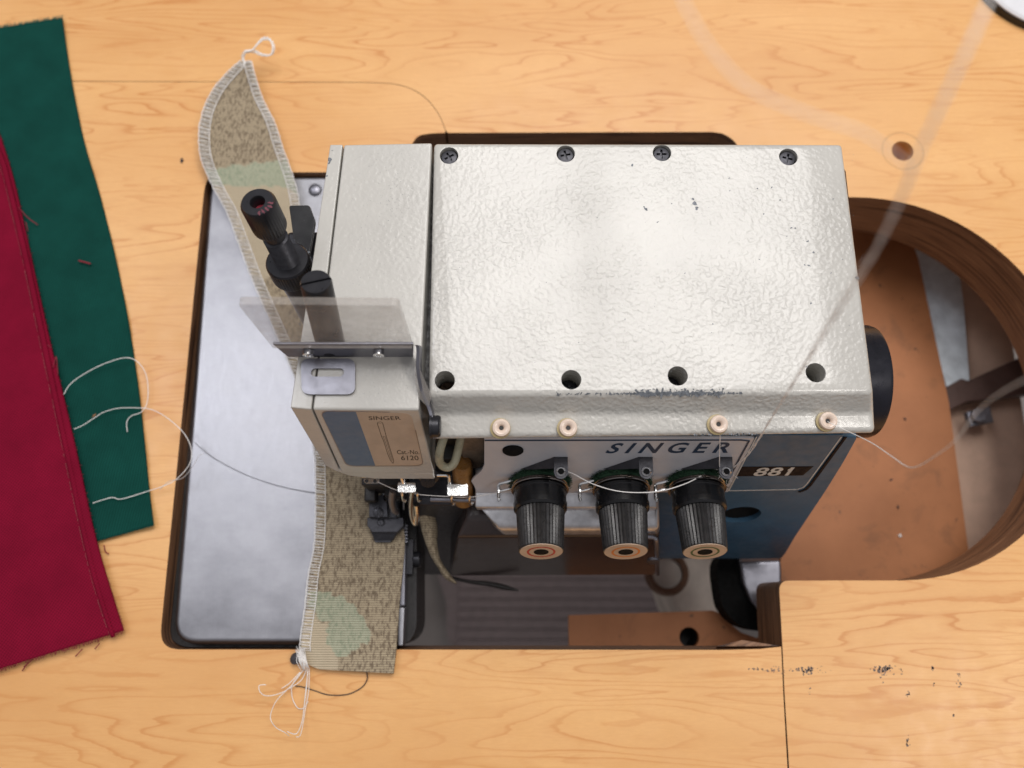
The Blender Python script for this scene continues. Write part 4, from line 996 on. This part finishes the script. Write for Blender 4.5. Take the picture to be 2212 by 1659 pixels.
thread('cone_thread', [(1788, 911, 12.3), (1815, 924, 12.8), (1845, 938, 13.4), (1885, 958, 14.5), (1925, 985, 16), (1960, 1008, 17.5), (1985, 1006, 19), (2020, 985, 21), (2065, 950, 23.5), (2110, 890, 26), (2160, 850, 28), (2230, 812, 30)], .016, M_thread, 'white thread leaving the rightmost ledge eyelet to the right edge', n=14)

# fluff where the threads meet
fu = MB()
for _ in range(60):
    p = at(1562+random.gauss(0, 7), 1022+random.gauss(0, 6), 7.5); d = Vector((random.gauss(0, .18), random.gauss(0, .15), random.gauss(0, .1))); fu.tube([p, p+d*.5+Vector((0, .05, .05)), p+d], .007, 4)
tag(obj('thread_fluff', fu, M_thread, ang=None), 'tuft of pale fluff where threads meet above the green ringed knob', 'lint')
# trimmed waste ribbon
wr, _g = ribbon([(903, 1093), (905, 1120), (915, 1160), (930, 1200), (945, 1225), (962, 1250), (985, 1262)],
                [(912, 1090), (935, 1105), (945, 1140), (944, 1175), (952, 1210), (968, 1235), (987, 1259)], lambda t, u: 1.2-3.6*t + .35*math.sin(u*3), 60, 12, lambda x, y: (.8, 0, 0), .06)
TWi = obj('fabric_trimming', wr, M_camo, ang=None); tag(TWi, 'narrow trimmed camouflage offcut dangling right of the presser foot', 'offcut')
wd, _g = ribbon([(960, 1240), (1010, 1252), (1050, 1255), (1090, 1262), (1121, 1274)], [(975, 1252), (1020, 1262), (1060, 1268), (1090, 1275), (1120, 1277)], lambda t, u: -3.9+.2*math.sin(u*3), 40, 8, None, .08)
tag(obj('dark_offcut', wd, M_dark, ang=None), 'dark curled scrap pointing right under the looper cover', 'offcut')
def lint(x, y, z, mat, label, ln=.22, n=7, name='lint'):
    mb = MB(); c = at(x, y, z)
    for _ in range(n):
        d = Vector((random.gauss(0, ln*.4), random.gauss(0, ln*.5), 0)); e = Vector((random.gauss(0, .05), random.gauss(0, .05), random.uniform(.01, .06)))
        mb.tube([c-d+Vector((0, 0, .02)), c+e, c+d*.8+Vector((0, 0, .02))], .025, 4)
    return tag(obj(name, mb, mat, ang=None), label, 'lint')
lint(392, 347, .02, M_lint, 'dark lint speck on bare wood left of the webbing')
mbx = MB(); mbx.tube(smooth(P([(170, 563, .32), (182, 566, .35), (196, 570, .32)]), 4), .05, 6)
tag(obj('lint', mbx, M_redlint, ang=None), 'short red fibre lying on the green cloth', 'lint')
lint(204, 897, .36, simple('tan fibre', (.35, .17, .08), .9), 'tiny tan fluff on the green cloth beside a thread', .15, 5)
lint(1944, 1157, BZ+.02, M_thread, 'white fibre scrap on the orange shelf', .18, 9)
for i, (x, y, lb) in enumerate(((1895, 905, 'black grease crumb near the handwheel on the orange shelf'), (1865, 1036, 'dark crumb below the bent thread on the orange shelf'), (1880, 1095, 'dark crumb mid shelf under the cone thread'))):
    lint(x+60, y, BZ+.02, M_lint, lb, .12, 5)

# round white base at the far right corner
wb_ = thing('thread_stand', 'white round disc with dark rim entering the top right corner', 'stand', at(2300, -75, 0))
cw = at(2270, -80, .6)
rw = (at(2158, 8, .6)-cw).length
obj('disc', MB().lathe([(rw-.1, -.55), (rw, -.35), (rw, 0), (rw-.15, .1), (rw-.3, .06), (rw-.6, .04), (.5, .04)], Matrix.Translation(cw), 72), M_whiteplastic, wb_)
obj('rim', MB().lathe([(rw+.06, -.6), (rw+.08, -.3), (rw+.06, -.1), (rw-.02, -.1), (rw-.02, -.6)], Matrix.Translation(cw), 72, cap=False), M_blkgloss, wb_)
